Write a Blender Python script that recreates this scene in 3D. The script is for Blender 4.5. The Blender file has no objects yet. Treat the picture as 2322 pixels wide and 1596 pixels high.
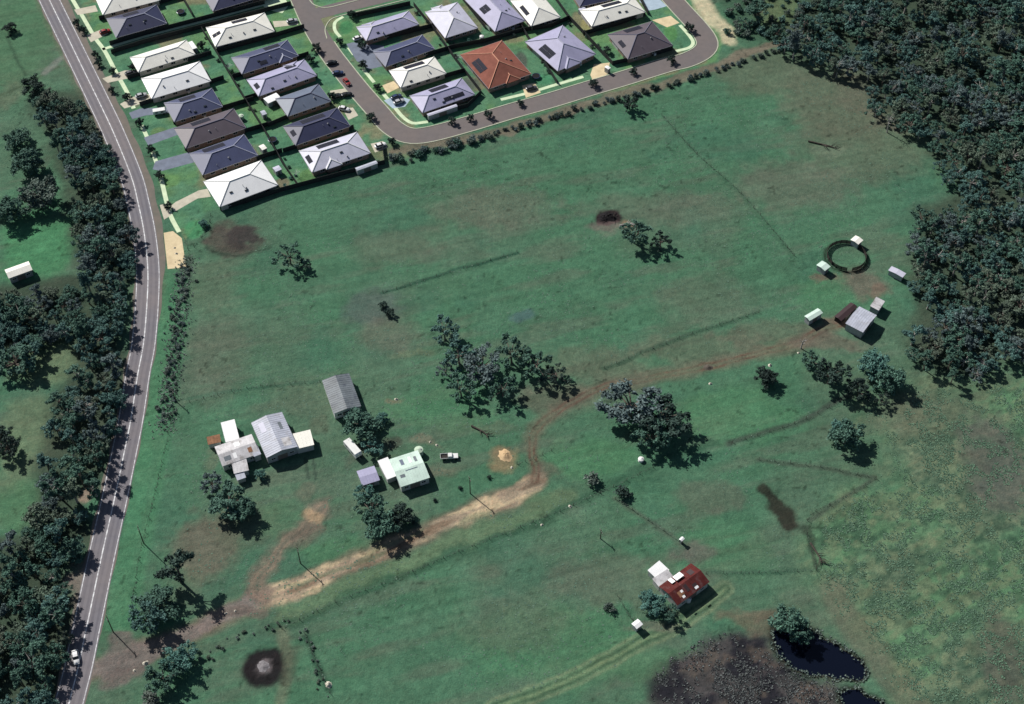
import bpy, math, random
import numpy as np
from mathutils import Vector, Matrix

random.seed(7)
RNG = np.random.default_rng(11)
scene = bpy.context.scene
R = math.radians

# ------------------------------------------------------------------ camera
TILT, HFOV, CAM_H = R(40.0), R(40.0), 335.0
cam_data = bpy.data.cameras.new('camera')
cam = bpy.data.objects.new('camera', cam_data)
scene.collection.objects.link(cam)
cam.location = (0.0, -CAM_H * math.tan(TILT), CAM_H)
cam.rotation_euler = (TILT, 0.0, 0.0)
cam_data.sensor_fit = 'HORIZONTAL'
cam_data.angle = HFOV
cam_data.clip_start = 1.0
cam_data.clip_end = 6000.0
scene.camera = cam

# ------------------------------------------------------------------ light
SUN_EL, SUN_AZ = R(39.0), math.atan2(-0.72, 0.69)      # azimuth measured from +Y towards +X
world = bpy.data.worlds.new('World')
scene.world = world
world.use_nodes = True
wn = world.node_tree.nodes
bg = wn['Background']
sky = wn.new('ShaderNodeTexSky')
sky.sky_type = 'NISHITA'
sky.sun_disc = False
sky.sun_elevation = SUN_EL
sky.sun_rotation = SUN_AZ
world.node_tree.links.new(sky.outputs[0], bg.inputs[0])
bg.inputs[1].default_value = 0.05
sun_data = bpy.data.lights.new('sun', 'SUN')
sun_data.energy = 5.0
sun_data.angle = R(0.5)
sun_data.color = (1.0, 0.965, 0.91)
sun = bpy.data.objects.new('sun', sun_data)
scene.collection.objects.link(sun)
sdir = Vector((math.sin(SUN_AZ) * math.cos(SUN_EL), math.cos(SUN_AZ) * math.cos(SUN_EL), math.sin(SUN_EL)))
sun.rotation_euler = sdir.to_track_quat('Z', 'Y').to_euler()
vs = scene.view_settings
vs.view_transform = 'Standard'
vs.look = 'None'
vs.exposure = 0.18
vs.gamma = 1.0
vs.use_curve_mapping = False
scene.cycles.filter_width = 1.55
scene.cycles.max_bounces = 6

# ------------------------------------------------------------------ helpers
FPX = 2321 / 2 / math.tan(HFOV / 2)
ct, st = math.cos(TILT), math.sin(TILT)


def P(u, v, z=0.0):
    """ground point (at height z) seen at photo coordinate u, v (frame 2321 x 1596)"""
    a, b = (u - 1160.5) / FPX, (798 - v) / FPX
    d = Vector((a, b * ct + st, b * st - ct))
    t = (z - CAM_H) / d.z
    return Vector((d.x * t, cam.location.y + d.y * t, z))


def PL(pts, z=0.0):
    return [P(u, v, z) for u, v in pts]


def lin(r, g, b):
    f = lambda c: (c / 255 / 12.92) if c / 255 <= 0.04045 else ((c / 255 + 0.055) / 1.055) ** 2.4
    return (f(r), f(g), f(b))


C = scene.collection


def link(o, parent=None):
    C.objects.link(o)
    if parent is not None:
        o.parent = parent
    return o


def tag(o, label=None, cat=None, group=None, kind=None):
    if label: o['label'] = label
    if cat: o['category'] = cat
    if group: o['group'] = group
    if kind: o['kind'] = kind
    return o


def empty(name, loc=(0, 0, 0), rz=0.0, parent=None):
    o = bpy.data.objects.new(name, None)
    o.empty_display_size = 0.3
    link(o, parent)
    o.location = loc
    o.rotation_euler = (0, 0, rz)
    return o


def copy_tree(o, parent=None):
    c = o.copy()
    link(c)
    c.parent = parent
    for ch in o.children:
        copy_tree(ch, c)
    return c


class MB:
    def __init__(self):
        self.v, self.f = [], []

    def add(self, vs_, fs):
        n = len(self.v)
        self.v += [tuple(p) for p in vs_]
        self.f += [tuple(i + n for i in f) for f in fs]

    def box(self, x0, x1, y0, y1, z0, z1):
        self.add([(x0, y0, z0), (x1, y0, z0), (x1, y1, z0), (x0, y1, z0), (x0, y0, z1), (x1, y0, z1), (x1, y1, z1), (x0, y1, z1)],
                 [(3, 2, 1, 0), (4, 5, 6, 7), (0, 1, 5, 4), (1, 2, 6, 5), (2, 3, 7, 6), (3, 0, 4, 7)])

    def obox(self, c, ax, hl, hw, z0, z1):
        """box with axis ax (unit 2-vector) in plan"""
        ux, uy = ax
        pts = []
        for z in (z0, z1):
            for s, t in ((-1, -1), (1, -1), (1, 1), (-1, 1)):
                pts.append((c[0] + ux * s * hl - uy * t * hw, c[1] + uy * s * hl + ux * t * hw, z))
        self.add(pts, [(3, 2, 1, 0), (4, 5, 6, 7), (0, 1, 5, 4), (1, 2, 6, 5), (2, 3, 7, 6), (3, 0, 4, 7)])

    def tube(self, p, q, r0, r1=None, n=6, cap=True):
        p, q = Vector(p), Vector(q)
        r1 = r0 if r1 is None else r1
        d = (q - p).normalized()
        a = d.orthogonal().normalized()
        b = d.cross(a)
        pts = []
        for c, r in ((p, r0), (q, r1)):
            for k in range(n):
                t = 2 * math.pi * k / n
                pts.append(c + (a * math.cos(t) + b * math.sin(t)) * r)
        fs = [(k, (k + 1) % n, n + (k + 1) % n, n + k) for k in range(n)]
        if cap:
            fs += [tuple(range(n - 1, -1, -1)), tuple(range(n, 2 * n))]
        self.add(pts, fs)

    def build(self, name, mat, parent=None, smooth=False):
        me = bpy.data.meshes.new(name)
        me.from_pydata(self.v, [], self.f)
        me.update()
        if mat is not None:
            me.materials.append(mat)
        if smooth:
            me.polygons.foreach_set('use_smooth', [True] * len(me.polygons))
        o = bpy.data.objects.new(name, me)
        return link(o, parent)


# ------------------------------------------------------------------ materials
def new_mat(name):
    m = bpy.data.materials.new(name)
    m.use_nodes = True
    nt = m.node_tree
    return m, nt, nt.nodes['Principled BSDF']


def mix_rgb(nt, fac, a, b, mode='MIX'):
    n = nt.nodes.new('ShaderNodeMix')
    n.data_type = 'RGBA'
    n.blend_type = mode
    for s, val in ((0, fac), (6, a), (7, b)):
        if hasattr(val, 'is_linked'):
            nt.links.new(val, n.inputs[s])
        elif s == 0:
            n.inputs[0].default_value = val
        else:
            n.inputs[s].default_value = (*val[:3], 1)
    return n.outputs[2]


def noise(nt, scale, detail=4, coord='Object', rough=0.6):
    tc = nt.nodes.new('ShaderNodeTexCoord')
    n = nt.nodes.new('ShaderNodeTexNoise')
    n.inputs['Scale'].default_value = scale
    n.inputs['Detail'].default_value = detail
    n.inputs['Roughness'].default_value = rough
    nt.links.new(tc.outputs[coord], n.inputs['Vector'])
    return n.outputs[0]


def ramp(nt, src, lo, hi, a=0.0, b=1.0):
    n = nt.nodes.new('ShaderNodeMapRange')
    n.inputs[1].default_value, n.inputs[2].default_value = lo, hi
    n.inputs[3].default_value, n.inputs[4].default_value = a, b
    nt.links.new(src, n.inputs[0])
    return n.outputs[0]


def bump(nt, bsdf, src, strength, dist):
    n = nt.nodes.new('ShaderNodeBump')
    n.inputs['Strength'].default_value = strength
    n.inputs['Distance'].default_value = dist
    nt.links.new(src, n.inputs['Height'])
    nt.links.new(n.outputs[0], bsdf.inputs['Normal'])


def mottled(name, col, var=0.25, scale=1.0, rough=0.85, spec=0.2, col2=None, bump_s=0.0, fine=True, metal=0.0):
    m, nt, b = new_mat(name)
    n1 = noise(nt, scale, 5)
    c2 = col2 if col2 else tuple(c * (1 - var) for c in col)
    c1 = col if col2 else tuple(min(1, c * (1 + var * 0.4)) for c in col)
    c = mix_rgb(nt, ramp(nt, n1, 0.3, 0.7), c1, c2)
    if fine:
        n2 = noise(nt, scale * 7, 2)
        c = mix_rgb(nt, ramp(nt, n2, 0.3, 0.75, 0, 0.35), c, tuple(x * 0.7 for x in c1))
    nt.links.new(c, b.inputs['Base Color'])
    b.inputs['Roughness'].default_value = rough
    b.inputs['Specular IOR Level'].default_value = spec
    b.inputs['Metallic'].default_value = metal
    if bump_s:
        bump(nt, b, noise(nt, scale * 5, 3), bump_s, 0.05)
    return m


def roof_mat(name, col, rough=0.5, spec=0.25, streak=0.18, rust=None):
    """sheet or tiled roof: weather streaks plus per-house tint"""
    m, nt, b = new_mat(name)
    n1 = noise(nt, 0.35, 5)
    n2 = noise(nt, 2.2, 3)
    c = mix_rgb(nt, ramp(nt, n1, 0.35, 0.7, 0, 1), col, tuple(x * (1 - streak) for x in col))
    c = mix_rgb(nt, ramp(nt, n2, 0.45, 0.75, 0, 0.5), c, tuple(x * (1 - streak * 1.3) for x in col))
    if rust:
        c = mix_rgb(nt, ramp(nt, noise(nt, 0.5, 6), 0.52, 0.68, 0, 0.8), c, rust)
    nt.links.new(c, b.inputs['Base Color'])
    b.inputs['Roughness'].default_value = rough
    b.inputs['Specular IOR Level'].default_value = spec
    bump(nt, b, n2, 0.15, 0.05)
    return m


M = {}
M['roof_white'] = roof_mat('roof_white', (0.88, 0.88, 0.88), streak=.1)
M['roof_cream'] = roof_mat('roof_cream', (0.86, 0.84, 0.76), streak=.12)
M['roof_slate'] = roof_mat('roof_slate', lin(72, 78, 108))
M['roof_navy'] = roof_mat('roof_navy', lin(52, 56, 84))
M['roof_plum'] = roof_mat('roof_plum', lin(92, 84, 92))
M['roof_greyblue'] = roof_mat('roof_greyblue', lin(104, 114, 132))
M['roof_lilac'] = roof_mat('roof_lilac', lin(164, 162, 190))
M['roof_pale'] = roof_mat('roof_pale', lin(196, 196, 212))
M['roof_terracotta'] = roof_mat('roof_terracotta', lin(142, 92, 80), rough=0.85, spec=0.05, streak=.3)
M['roof_mint'] = roof_mat('roof_mint', lin(205, 226, 214), streak=0.22)
M['roof_tin'] = roof_mat('roof_tin', lin(186, 190, 203), streak=0.3, rust=lin(160, 160, 166))
M['roof_oldtin'] = roof_mat('roof_oldtin', lin(118, 126, 132), streak=0.4, rust=lin(74, 80, 92))
M['roof_patchy'] = roof_mat('roof_patchy', lin(206, 204, 206), streak=0.35, rust=lin(128, 122, 118))
M['roof_red'] = roof_mat('roof_red', lin(98, 50, 48), rough=0.85, spec=0.05, streak=0.4, rust=lin(104, 78, 78))
M['roof_dark'] = roof_mat('roof_dark', lin(66, 52, 54))
M['ridge_light'] = mottled('ridge_light', lin(176, 178, 196), 0.2)
M['ridge_white'] = mottled('ridge_white', lin(226, 226, 222), 0.1)
M['ridge_red'] = mottled('ridge_red', lin(214, 158, 132), 0.2)
M['ridge_dark'] = mottled('ridge_dark', lin(112, 112, 130), 0.2)
M['brick'] = mottled('brick_wall', (0.30, 0.22, 0.18), 0.3, 2.0)
M['render_wall'] = mottled('rendered_wall', (0.52, 0.49, 0.45), 0.15, 1.0)
M['board_wall'] = mottled('weatherboard_wall', (0.50, 0.52, 0.50), 0.2, 1.0)
M['tin_wall'] = mottled('tin_wall', (0.40, 0.42, 0.43), 0.3, 0.8, rough=0.5)
M['white_paint'] = mottled('white_paint', (0.78, 0.78, 0.76), 0.12, 1.0, rough=0.5, spec=0.3)
M['gutter'] = mottled('gutter', (0.34, 0.34, 0.37), 0.2, 1.0, rough=0.5)
M['glass'] = mottled('window_glass', (0.02, 0.025, 0.03), 0.1, 0.5, rough=0.08, spec=0.5, fine=False)
M['door'] = mottled('door_paint', (0.20, 0.17, 0.15), 0.2, 1.0)
M['garage'] = mottled('garage_door', (0.42, 0.41, 0.42), 0.15, 1.0)
M['solar'] = mottled('solar_cell', (0.022, 0.024, 0.038), 0.2, 0.5, rough=0.7, spec=0.1, fine=False)
M['rail'] = mottled('rail_metal', (0.30, 0.30, 0.32), 0.1, 1.0, rough=0.4)
M['fence'] = mottled('fence_sheet', (0.035, 0.037, 0.040), 0.3, 1.5, rough=0.7)
M['timber'] = mottled('weathered_timber', (0.10, 0.085, 0.07), 0.4, 2.0)
M['darktimber'] = mottled('dark_timber', (0.035, 0.03, 0.028), 0.4, 2.0)
M['wire'] = mottled('fence_wire', (0.10, 0.11, 0.10), 0.2, 2.0)
M['concrete'] = mottled('concrete', lin(196, 190, 172), 0.22, 0.4, bump_s=0.1)
M['path'] = mottled('footpath_concrete', lin(208, 224, 188), 0.2, 0.5)
M['slab'] = mottled('pale_slab', lin(226, 208, 170), 0.2, 0.35, col2=lin(190, 172, 138))
M['greydrive'] = mottled('grey_driveway', lin(118, 126, 142), 0.25, 0.4)
M['bluedrive'] = mottled('pale_blue_driveway', lin(168, 186, 200), 0.2, 0.4)
M['kerb'] = mottled('kerb_concrete', lin(186, 190, 168), 0.25, 0.6)
M['bark'] = mottled('bark', (0.16, 0.135, 0.115), 0.4, 2.0, rough=0.95)
M['palebark'] = mottled('pale_bark', (0.36, 0.34, 0.32), 0.35, 2.0, rough=0.9)
M['deadwood'] = mottled('dead_wood', (0.07, 0.06, 0.05), 0.4, 2.0)
M['charcoal'] = mottled('charcoal', (0.012, 0.010, 0.012), 0.4, 2.0)
M['ash'] = mottled('ash', (0.30, 0.28, 0.29), 0.4, 1.2, col2=(0.08, 0.075, 0.08), bump_s=0.4)
M['sand'] = mottled('sand', lin(214, 186, 146), 0.3, 0.8, col2=lin(168, 140, 106), bump_s=0.4)
M['rubber'] = mottled('tyre_rubber', (0.015, 0.015, 0.016), 0.2, 2.0)
M['chrome'] = mottled('light_lens', (0.7, 0.7, 0.68), 0.1, 2.0, rough=0.2, spec=0.5)
M['tankgreen'] = mottled('tank_green', lin(190, 208, 186), 0.2, 1.0)
M['rusty'] = mottled('rusty_sheet', lin(150, 110, 84), 0.4, 1.0)
M['stone'] = mottled('pale_rock', lin(206, 200, 184), 0.3, 2.0)


def asphalt_mat(name, col, warm):
    m, nt, b = new_mat(name)
    big = noise(nt, 0.06, 4)
    mid = noise(nt, 0.5, 5)
    fine = noise(nt, 4.0, 2)
    c = mix_rgb(nt, ramp(nt, big, 0.35, 0.65), col, warm)
    c = mix_rgb(nt, ramp(nt, mid, 0.42, 0.7, 0, 0.4), c, tuple(x * 0.72 for x in col))
    c = mix_rgb(nt, ramp(nt, fine, 0.3, 0.7, 0, 0.25), c, tuple(min(1, x * 1.35) for x in col))
    nt.links.new(c, b.inputs['Base Color'])
    b.inputs['Roughness'].default_value = 0.9
    b.inputs['Specular IOR Level'].default_value = 0.2
    return m


M['asphalt'] = asphalt_mat('asphalt', lin(114, 112, 118), lin(122, 115, 116))
M['asphalt_warm'] = asphalt_mat('asphalt_warm', lin(106, 101, 101), lin(114, 105, 102))
M['shoulder'] = mottled('road_shoulder', lin(120, 110, 102), 0.3, 0.3, col2=lin(98, 98, 90))
m, nt, b = new_mat('road_paint')
c = mix_rgb(nt, ramp(nt, noise(nt, 0.9, 5), 0.40, 0.66), (0.72, 0.73, 0.74), lin(146, 142, 146))
nt.links.new(c, b.inputs['Base Color'])
b.inputs['Roughness'].default_value = 0.8
M['paint'] = m
m, nt, b = new_mat('pond_water')
b.inputs['Base Color'].default_value = (0.004, 0.006, 0.014, 1)
b.inputs['Roughness'].default_value = 0.06
b.inputs['Specular IOR Level'].default_value = 0.25
bump(nt, b, noise(nt, 1.2, 3), 0.12, 0.05)
M['water'] = m


def leaf_mat(name, ca, cb, cc, tufts=False):
    """foliage: per-leaf value from the 'shade' attribute, per-tree tint from object random"""
    ca, cb, cc = (tuple(x * k_ for x, k_ in zip(q, (.86, .95, .98))) for q in (ca, cb, cc))
    m, nt, b = new_mat(name)
    at = nt.nodes.new('ShaderNodeAttribute')
    at.attribute_name = 'shade'
    oi = nt.nodes.new('ShaderNodeObjectInfo')
    c = mix_rgb(nt, ramp(nt, at.outputs['Fac'], 0.0, 1.0), ca, cb)
    c = mix_rgb(nt, ramp(nt, oi.outputs['Random'], 0.0, 1.0, 0, 0.75 if not tufts else 0.0), c, cc)
    nt.links.new(c, b.inputs['Base Color'])
    b.inputs['Roughness'].default_value = 0.75
    b.inputs['Specular IOR Level'].default_value = 0.15
    return m


M['leaf_gum'] = leaf_mat('leaf_gum', (0.040, 0.086, 0.076), (0.165, 0.285, 0.245), (0.075, 0.140, 0.120))
M['leaf_dense'] = leaf_mat('leaf_dense', (0.036, 0.080, 0.062), (0.150, 0.265, 0.190), (0.065, 0.120, 0.090))
M['leaf_olive'] = leaf_mat('leaf_olive', (0.058, 0.086, 0.062), (0.215, 0.270, 0.190), (0.12, 0.135, 0.10))
M['leaf_teal'] = leaf_mat('leaf_teal', (0.050, 0.125, 0.105), (0.18, 0.33, 0.27), (0.09, 0.18, 0.15))
M['leaf_grey'] = leaf_mat('leaf_grey', (0.06, 0.085, 0.082), (0.20, 0.255, 0.245), (0.11, 0.14, 0.135))
M['leaf_dark'] = leaf_mat('leaf_dark', (0.018, 0.034, 0.028), (0.075, 0.118, 0.094), (0.035, 0.05, 0.042))
M['leaf_pale'] = leaf_mat('leaf_pale', (0.11, 0.14, 0.12), (0.30, 0.34, 0.29), (0.18, 0.2, 0.18))
M['leaf_shrub'] = leaf_mat('leaf_shrub', (0.055, 0.080, 0.065), (0.19, 0.230, 0.185), (0.13, 0.135, 0.115))

# ------------------------------------------------------------------ numpy noise and masks
def vnoise(x, y, scale, seed=0):
    x, y = np.asarray(x) / scale, np.asarray(y) / scale
    xi, yi = np.floor(x).astype(np.int64), np.floor(y).astype(np.int64)
    fx, fy = x - xi, y - yi
    fx, fy = fx * fx * (3 - 2 * fx), fy * fy * (3 - 2 * fy)

    def h(a, b_):
        n = (a * 374761393 + b_ * 668265263 + seed * 982451653) & 0xFFFFFFFF
        n = ((n ^ (n >> 13)) * 1274126177) & 0xFFFFFFFF
        return ((n ^ (n >> 16)) & 0xFFFF) / 65535.0
    return (h(xi, yi) * (1 - fx) + h(xi + 1, yi) * fx) * (1 - fy) + (h(xi, yi + 1) * (1 - fx) + h(xi + 1, yi + 1) * fx) * fy


def fbm(x, y, scale, seed=0, octv=4):
    s, a, t = 0.0, 1.0, 0.0
    for k in range(octv):
        s = s + a * vnoise(x, y, scale / 2 ** k, seed + k * 17)
        t += a
        a *= 0.55
    return s / t


def sstep(a, b_, x):
    t = np.clip((x - a) / (b_ - a), 0, 1)
    return t * t * (3 - 2 * t)


def seg_dist(x, y, pts):
    d = np.full(np.shape(x), 1e9)
    for p, q in zip(pts[:-1], pts[1:]):
        px, py, qx, qy = p[0], p[1], q[0], q[1]
        dx, dy = qx - px, qy - py
        L2 = dx * dx + dy * dy + 1e-9
        t = np.clip(((x - px) * dx + (y - py) * dy) / L2, 0, 1)
        d = np.minimum(d, np.hypot(x - px - t * dx, y - py - t * dy))
    return d


def in_poly(x, y, pts):
    c = np.zeros(np.shape(x), bool)
    n = len(pts)
    for i in range(n):
        x1, y1, x2, y2 = pts[i][0], pts[i][1], pts[(i + 1) % n][0], pts[(i + 1) % n][1]
        if y1 == y2:
            continue
        c ^= ((y1 > y) != (y2 > y)) & (x < (x2 - x1) * (y - y1) / (y2 - y1) + x1)
    return c


def poly_sd(x, y, pts):
    d = seg_dist(x, y, list(pts) + [pts[0]])
    return np.where(in_poly(x, y, pts), -d, d)


def spline(pts, step=2.0):
    """Catmull-Rom through 2-D points, resampled"""
    p = [Vector((a[0], a[1])) for a in pts]
    p = [p[0] * 2 - p[1]] + p + [p[-1] * 2 - p[-2]]
    out = []
    for i in range(1, len(p) - 2):
        n = max(2, int((p[i + 1] - p[i]).length / step))
        for k in range(n):
            t = k / n
            a, b_, c, d = p[i - 1], p[i], p[i + 1], p[i + 2]
            out.append(0.5 * ((2 * b_) + (c - a) * t + (2 * a - 5 * b_ + 4 * c - d) * t * t + (3 * b_ - a - 3 * c + d) * t ** 3))
    out.append(p[-2])
    return out


def offset(line, d):
    """points shifted d to the right of travel"""
    out = []
    for i, p in enumerate(line):
        a, b_ = line[max(0, i - 1)], line[min(len(line) - 1, i + 1)]
        t = (b_ - a).normalized()
        dd = d[i] if hasattr(d, '__len__') else d
        out.append(Vector((p.x + t.y * dd, p.y - t.x * dd)))
    return out


# ------------------------------------------------------------------ road lines (from the photograph, on the ground)
HUE = spline(PL([(60, -110), (88, -52), (112, 0), (155, 88), (190, 160), (225, 232), (257, 300), (297, 399), (313, 460), (327, 530), (335, 610), (333, 690),
                 (325, 780), (312, 850), (297, 948), (282, 1023), (260, 1128), (229, 1267), (207, 1372), (192, 1442), (178, 1510), (160, 1580), (140, 1660)]), 2.0)
LAW = spline(PL([(640, -110), (665, -45), (688, 10), (712, 62), (742, 112), (778, 160), (816, 207), (858, 255), (888, 288), (925, 307), (972, 305), (1060, 282),
                 (1160, 252), (1250, 227), (1335, 201), (1410, 179), (1510, 148), (1555, 137), (1590, 120), (1603, 102), (1597, 82), (1575, 54), (1540, 16), (1500, -30), (1470, -70)]), 1.5)
SIDE = spline(PL([(700, 36), (760, 20), (830, 3), (930, -22), (1040, -50)]), 2.0)
DIGARY = PL([(215, 1515), (290, 1490), (370, 1455), (440, 1428), (540, 1385), (620, 1350), (700, 1320), (800, 1275), (900, 1235), (1000, 1190), (1100, 1150), (1180, 1118), (1218, 1092)])
TRACK = PL([(1215, 1092), (1213, 1060), (1203, 1020), (1208, 985), (1230, 955), (1280, 920), (1340, 890), (1380, 872), (1450, 862), (1540, 845), (1620, 825), (1700, 805),
            (1780, 788), (1850, 757), (1905, 735)])
HOUSE_DRIVE = PL([(590, 1355), (596, 1310), (615, 1270), (650, 1225), (700, 1180), (742, 1150)])
SOUTH_TRACK = PL([(1640, 1335), (1600, 1372), (1550, 1408), (1480, 1442), (1410, 1475), (1320, 1525), (1230, 1565), (1120, 1600)])
POND = [PL([(1752, 1428), (1800, 1418), (1868, 1442), (1922, 1478), (1964, 1512), (1956, 1540), (1890, 1536), (1806, 1520), (1764, 1484)]),
        PL([(1903, 1562), (1945, 1562), (1985, 1580), (2015, 1612), (1920, 1615)])]
for _k in range(2):
    _r = spline([(q.x, q.y) for q in POND[_k]] + [(POND[_k][0].x, POND[_k][0].y)], 1.6)[:-1]
    POND[_k] = [Vector((q.x + random.gauss(0, .35), q.y + random.gauss(0, .35), 0)) for q in _r]
FORE_R = [(1800, 60), (1775, 98), (1850, 135), (1940, 150), (1975, 185), (1985, 235), (2055, 270), (2120, 320), (2140, 375), (2190, 425), (2150, 455), (2090, 475),
          (2078, 560), (2068, 640), (2085, 715), (2060, 770), (2090, 815), (2150, 845), (2230, 835), (2260, 805), (2345, 790), (2420, 760), (2420, -60), (1880, -60), (1850, 0)]
FORE_L = [[(75, 205), (195, 222), (232, 262), (262, 340), (268, 410), (285, 445), (300, 490), (305, 540), (285, 620), (262, 640), (235, 630), (200, 590), (178, 560),
           (170, 480), (160, 430), (128, 380), (120, 300), (85, 255)],
          [(-40, 660), (60, 650), (150, 630), (240, 628), (280, 640), (262, 700), (245, 765), (240, 800), (180, 800), (160, 752), (120, 742), (70, 780), (-40, 800)],
          [(178, 812), (285, 795), (292, 830), (285, 900), (250, 960), (240, 1010), (235, 1060), (215, 1100), (172, 1120), (170, 1160), (205, 1185), (200, 1230), (160, 1255),
           (135, 1285), (140, 1350), (160, 1400), (180, 1450), (185, 1510), (170, 1560), (140, 1640), (-60, 1640), (-60, 1245), (40, 1215), (78, 1170), (88, 1100), (95, 1030), (120, 960), (130, 905)]]
MARSH = [(1955, 905), (2060, 890), (2140, 880), (2250, 845), (2420, 800), (2420, 1680), (2050, 1680), (1965, 1500), (1890, 1420), (1850, 1300), (1865, 1180), (1990, 1090), (1975, 1010)]
SWAMP = [(1470, 1545), (1520, 1490), (1600, 1445), (1700, 1425), (1752, 1440), (1775, 1490), (1810, 1520), (1895, 1545), (1915, 1610), (1930, 1680), (1480, 1680)]
ESTATE = [(150, -60), (300, 262), (360, 390), (395, 500), (420, 545), (470, 480), (640, 436), (880, 372), (880, 320), (1160, 275), (1420, 200), (1625, 140), (1640, 90), (1560, -60)]

# ------------------------------------------------------------------ ground
fx = np.arange(-218, 218.01, 0.62)
fy = np.arange(-134, 200.01, 0.62)
ox = np.array([260, 330, 450, 700, 1200, 2200.0])
gx = np.concatenate([-ox[::-1], fx, ox])
gy = np.concatenate([-ox[::-1] + 60, fy, ox])
GX, GY = np.meshgrid(gx, gy)
X, Y = GX.ravel(), GY.ravel()
N_ = X.size
wx = X + (fbm(X, Y, 9, 3, 5) - 0.5) * 7
wy = Y + (fbm(X, Y, 9, 8, 5) - 0.5) * 7


def cl(r, g, b_):
    return np.array(lin(r, g, b_))


col = np.zeros((N_, 3))
rag = fbm(X, Y, 3.4, 211, 4)
n_big, n_mid, n_sm = fbm(X, Y, 55, 1), fbm(X * 0.8 + Y * 0.3, Y, 14, 2), fbm(X, Y, 3.2, 5, 3)
# faint mowing and grazing streaks across the paddock
sa = (X * 0.96 + Y * 0.28, (Y * 0.96 - X * 0.28) * 5)
streak = fbm(sa[0], sa[1], 26, 9, 4)


def blend(w, c):
    global col
    w = np.clip(w, 0, 1)[:, None]
    col = col * (1 - w) + np.asarray(c)[None, :] * w


col[:] = cl(77, 120, 94)
blend(sstep(0.42, 0.62, n_mid) * 0.55, cl(82, 122, 98))
blend(sstep(0.50, 0.68, n_big) * 0.5, cl(94, 114, 97))
blend(sstep(0.50, 0.72, streak) * 0.5, cl(98, 112, 97))
blend(sstep(0.55, 0.75, fbm(X, Y, 20, 31)) * 0.55, cl(70, 114, 93))


def ell(u, v, rx, ry, c, s=1.0, soft=0.5, warp=True):
    p = P(u, v)
    ex = abs(P(u + rx, v).x - p.x)
    ey = abs(P(u, v - ry).y - p.y)
    a, b_ = (wx, wy) if warp else (X, Y)
    d = np.hypot((a - p.x) / ex, (b_ - p.y) / ey)
    if warp:
        d = d + (rag - .5) * min(1.1, 3.2 / min(ex, ey) + .35)
    blend((1 - sstep(1 - soft * .8, 1 + soft * 0.5, d)) * s, c)


dry, olive, brown, lush = cl(106, 110, 98), cl(100, 110, 93), cl(110, 102, 92), cl(82, 134, 97)
for a in ((1120, 470, 150, 45, dry, .6), (900, 560, 120, 50, dry, .45), (1730, 160, 120, 60, olive, .7), (1900, 230, 130, 90, olive, .8), (1960, 330, 170, 80, olive, .65),
          (1800, 420, 150, 60, dry, .55), (1600, 680, 120, 60, dry, .4), (1500, 470, 200, 40, dry, .4), (1950, 200, 60, 60, brown, .35), (2040, 270, 70, 35, brown, .4),
          (1350, 820, 130, 40, olive, .6), (1600, 790, 180, 35, olive, .6), (1750, 760, 120, 30, brown, .4), (480, 640, 60, 60, olive, .4), (500, 800, 70, 120, dry, .35),
          (1260, 900, 90, 30, brown, .45), (1000, 930, 140, 50, lush, .4), (1340, 1040, 110, 45, lush, .6), (1680, 940, 150, 60, lush, .55), (1870, 660, 70, 45, lush, .5),
          (1250, 1460, 220, 90, lush, .45), (1400, 1320, 160, 60, dry, .5), (1150, 1420, 120, 70, dry, .35), (1600, 1130, 90, 40, dry, .5), (1660, 1250, 110, 60, lush, .3),
          (470, 1240, 80, 90, brown, .7), (560, 1200, 70, 60, olive, .5), (420, 1330, 40, 40, olive, .4), (700, 900, 80, 40, olive, .35), (1500, 1500, 160, 40, lush, .4),
          (300, 1000, 30, 330, lush, .3), (850, 700, 62, 45, cl(88, 104, 100), .7), (880, 760, 70, 40, dry, .5), (1185, 712, 26, 18, cl(82, 108, 116), .6),
          (1880, 345, 40, 14, cl(120, 136, 116), .5), (640, 1180, 60, 40, lush, .3), (760, 1260, 90, 30, lush, .5)):
    ell(*a)
# western paddocks
ell(60, 60, 90, 160, cl(84, 122, 92), .7)
ell(90, 560, 95, 75, cl(78, 138, 98), .85)
ell(110, 820, 85, 60, cl(108, 128, 100), .9)
ell(60, 1000, 80, 110, cl(106, 126, 100), .85)
ell(40, 1150, 60, 60, cl(84, 126, 94), .8)
ell(130, 380, 25, 110, cl(84, 134, 104), .8)
ell(20, 215, 30, 40, brown, .35)
# marsh, scrub and swamp
sd = poly_sd(X + (fbm(X, Y, 16, 401) - .5) * 24, Y + (fbm(X, Y, 16, 402) - .5) * 24, PL(MARSH))
wm = 1 - sstep(-9, 7, sd)
blend(wm * 0.85, cl(98, 140, 104))
blend(wm * sstep(0.46, 0.66, fbm(X, Y, 30, 41)) * .7, cl(102, 114, 98))
ms = fbm(X + Y * .6, (Y - X * .6) * 3, 9, 45, 4)
blend(wm * sstep(0.50, 0.66, ms) * .6, cl(118, 130, 104))
blend(wm * sstep(0.52, 0.40, ms) * .0 + wm * (1 - sstep(.36, .46, ms)) * .6, cl(62, 92, 74))
blend(wm * sstep(0.50, 0.70, fbm(X, Y, 2.2, 47, 2)) * .5, cl(60, 88, 72))
blend(wm * sstep(0.56, 0.74, fbm(X, Y, 2.6, 49, 2)) * .5, cl(126, 142, 112))
for a in ((2120, 940, 160, 60, olive, .6), (2260, 1050, 90, 110, cl(96, 98, 94), .7), (2280, 1500, 60, 120, cl(92, 92, 86), .6)):
    ell(*a)
blend((1 - sstep(2, 6.5, seg_dist(wx, wy, PL([(1890, 1345), (1950, 1430), (2010, 1520), (2090, 1620)])))) * .5, cl(112, 106, 94))
sd = poly_sd(wx, wy, PL(SWAMP))
ws = 1 - sstep(-4, 2, sd)
blend(ws, cl(76, 75, 76))
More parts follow.
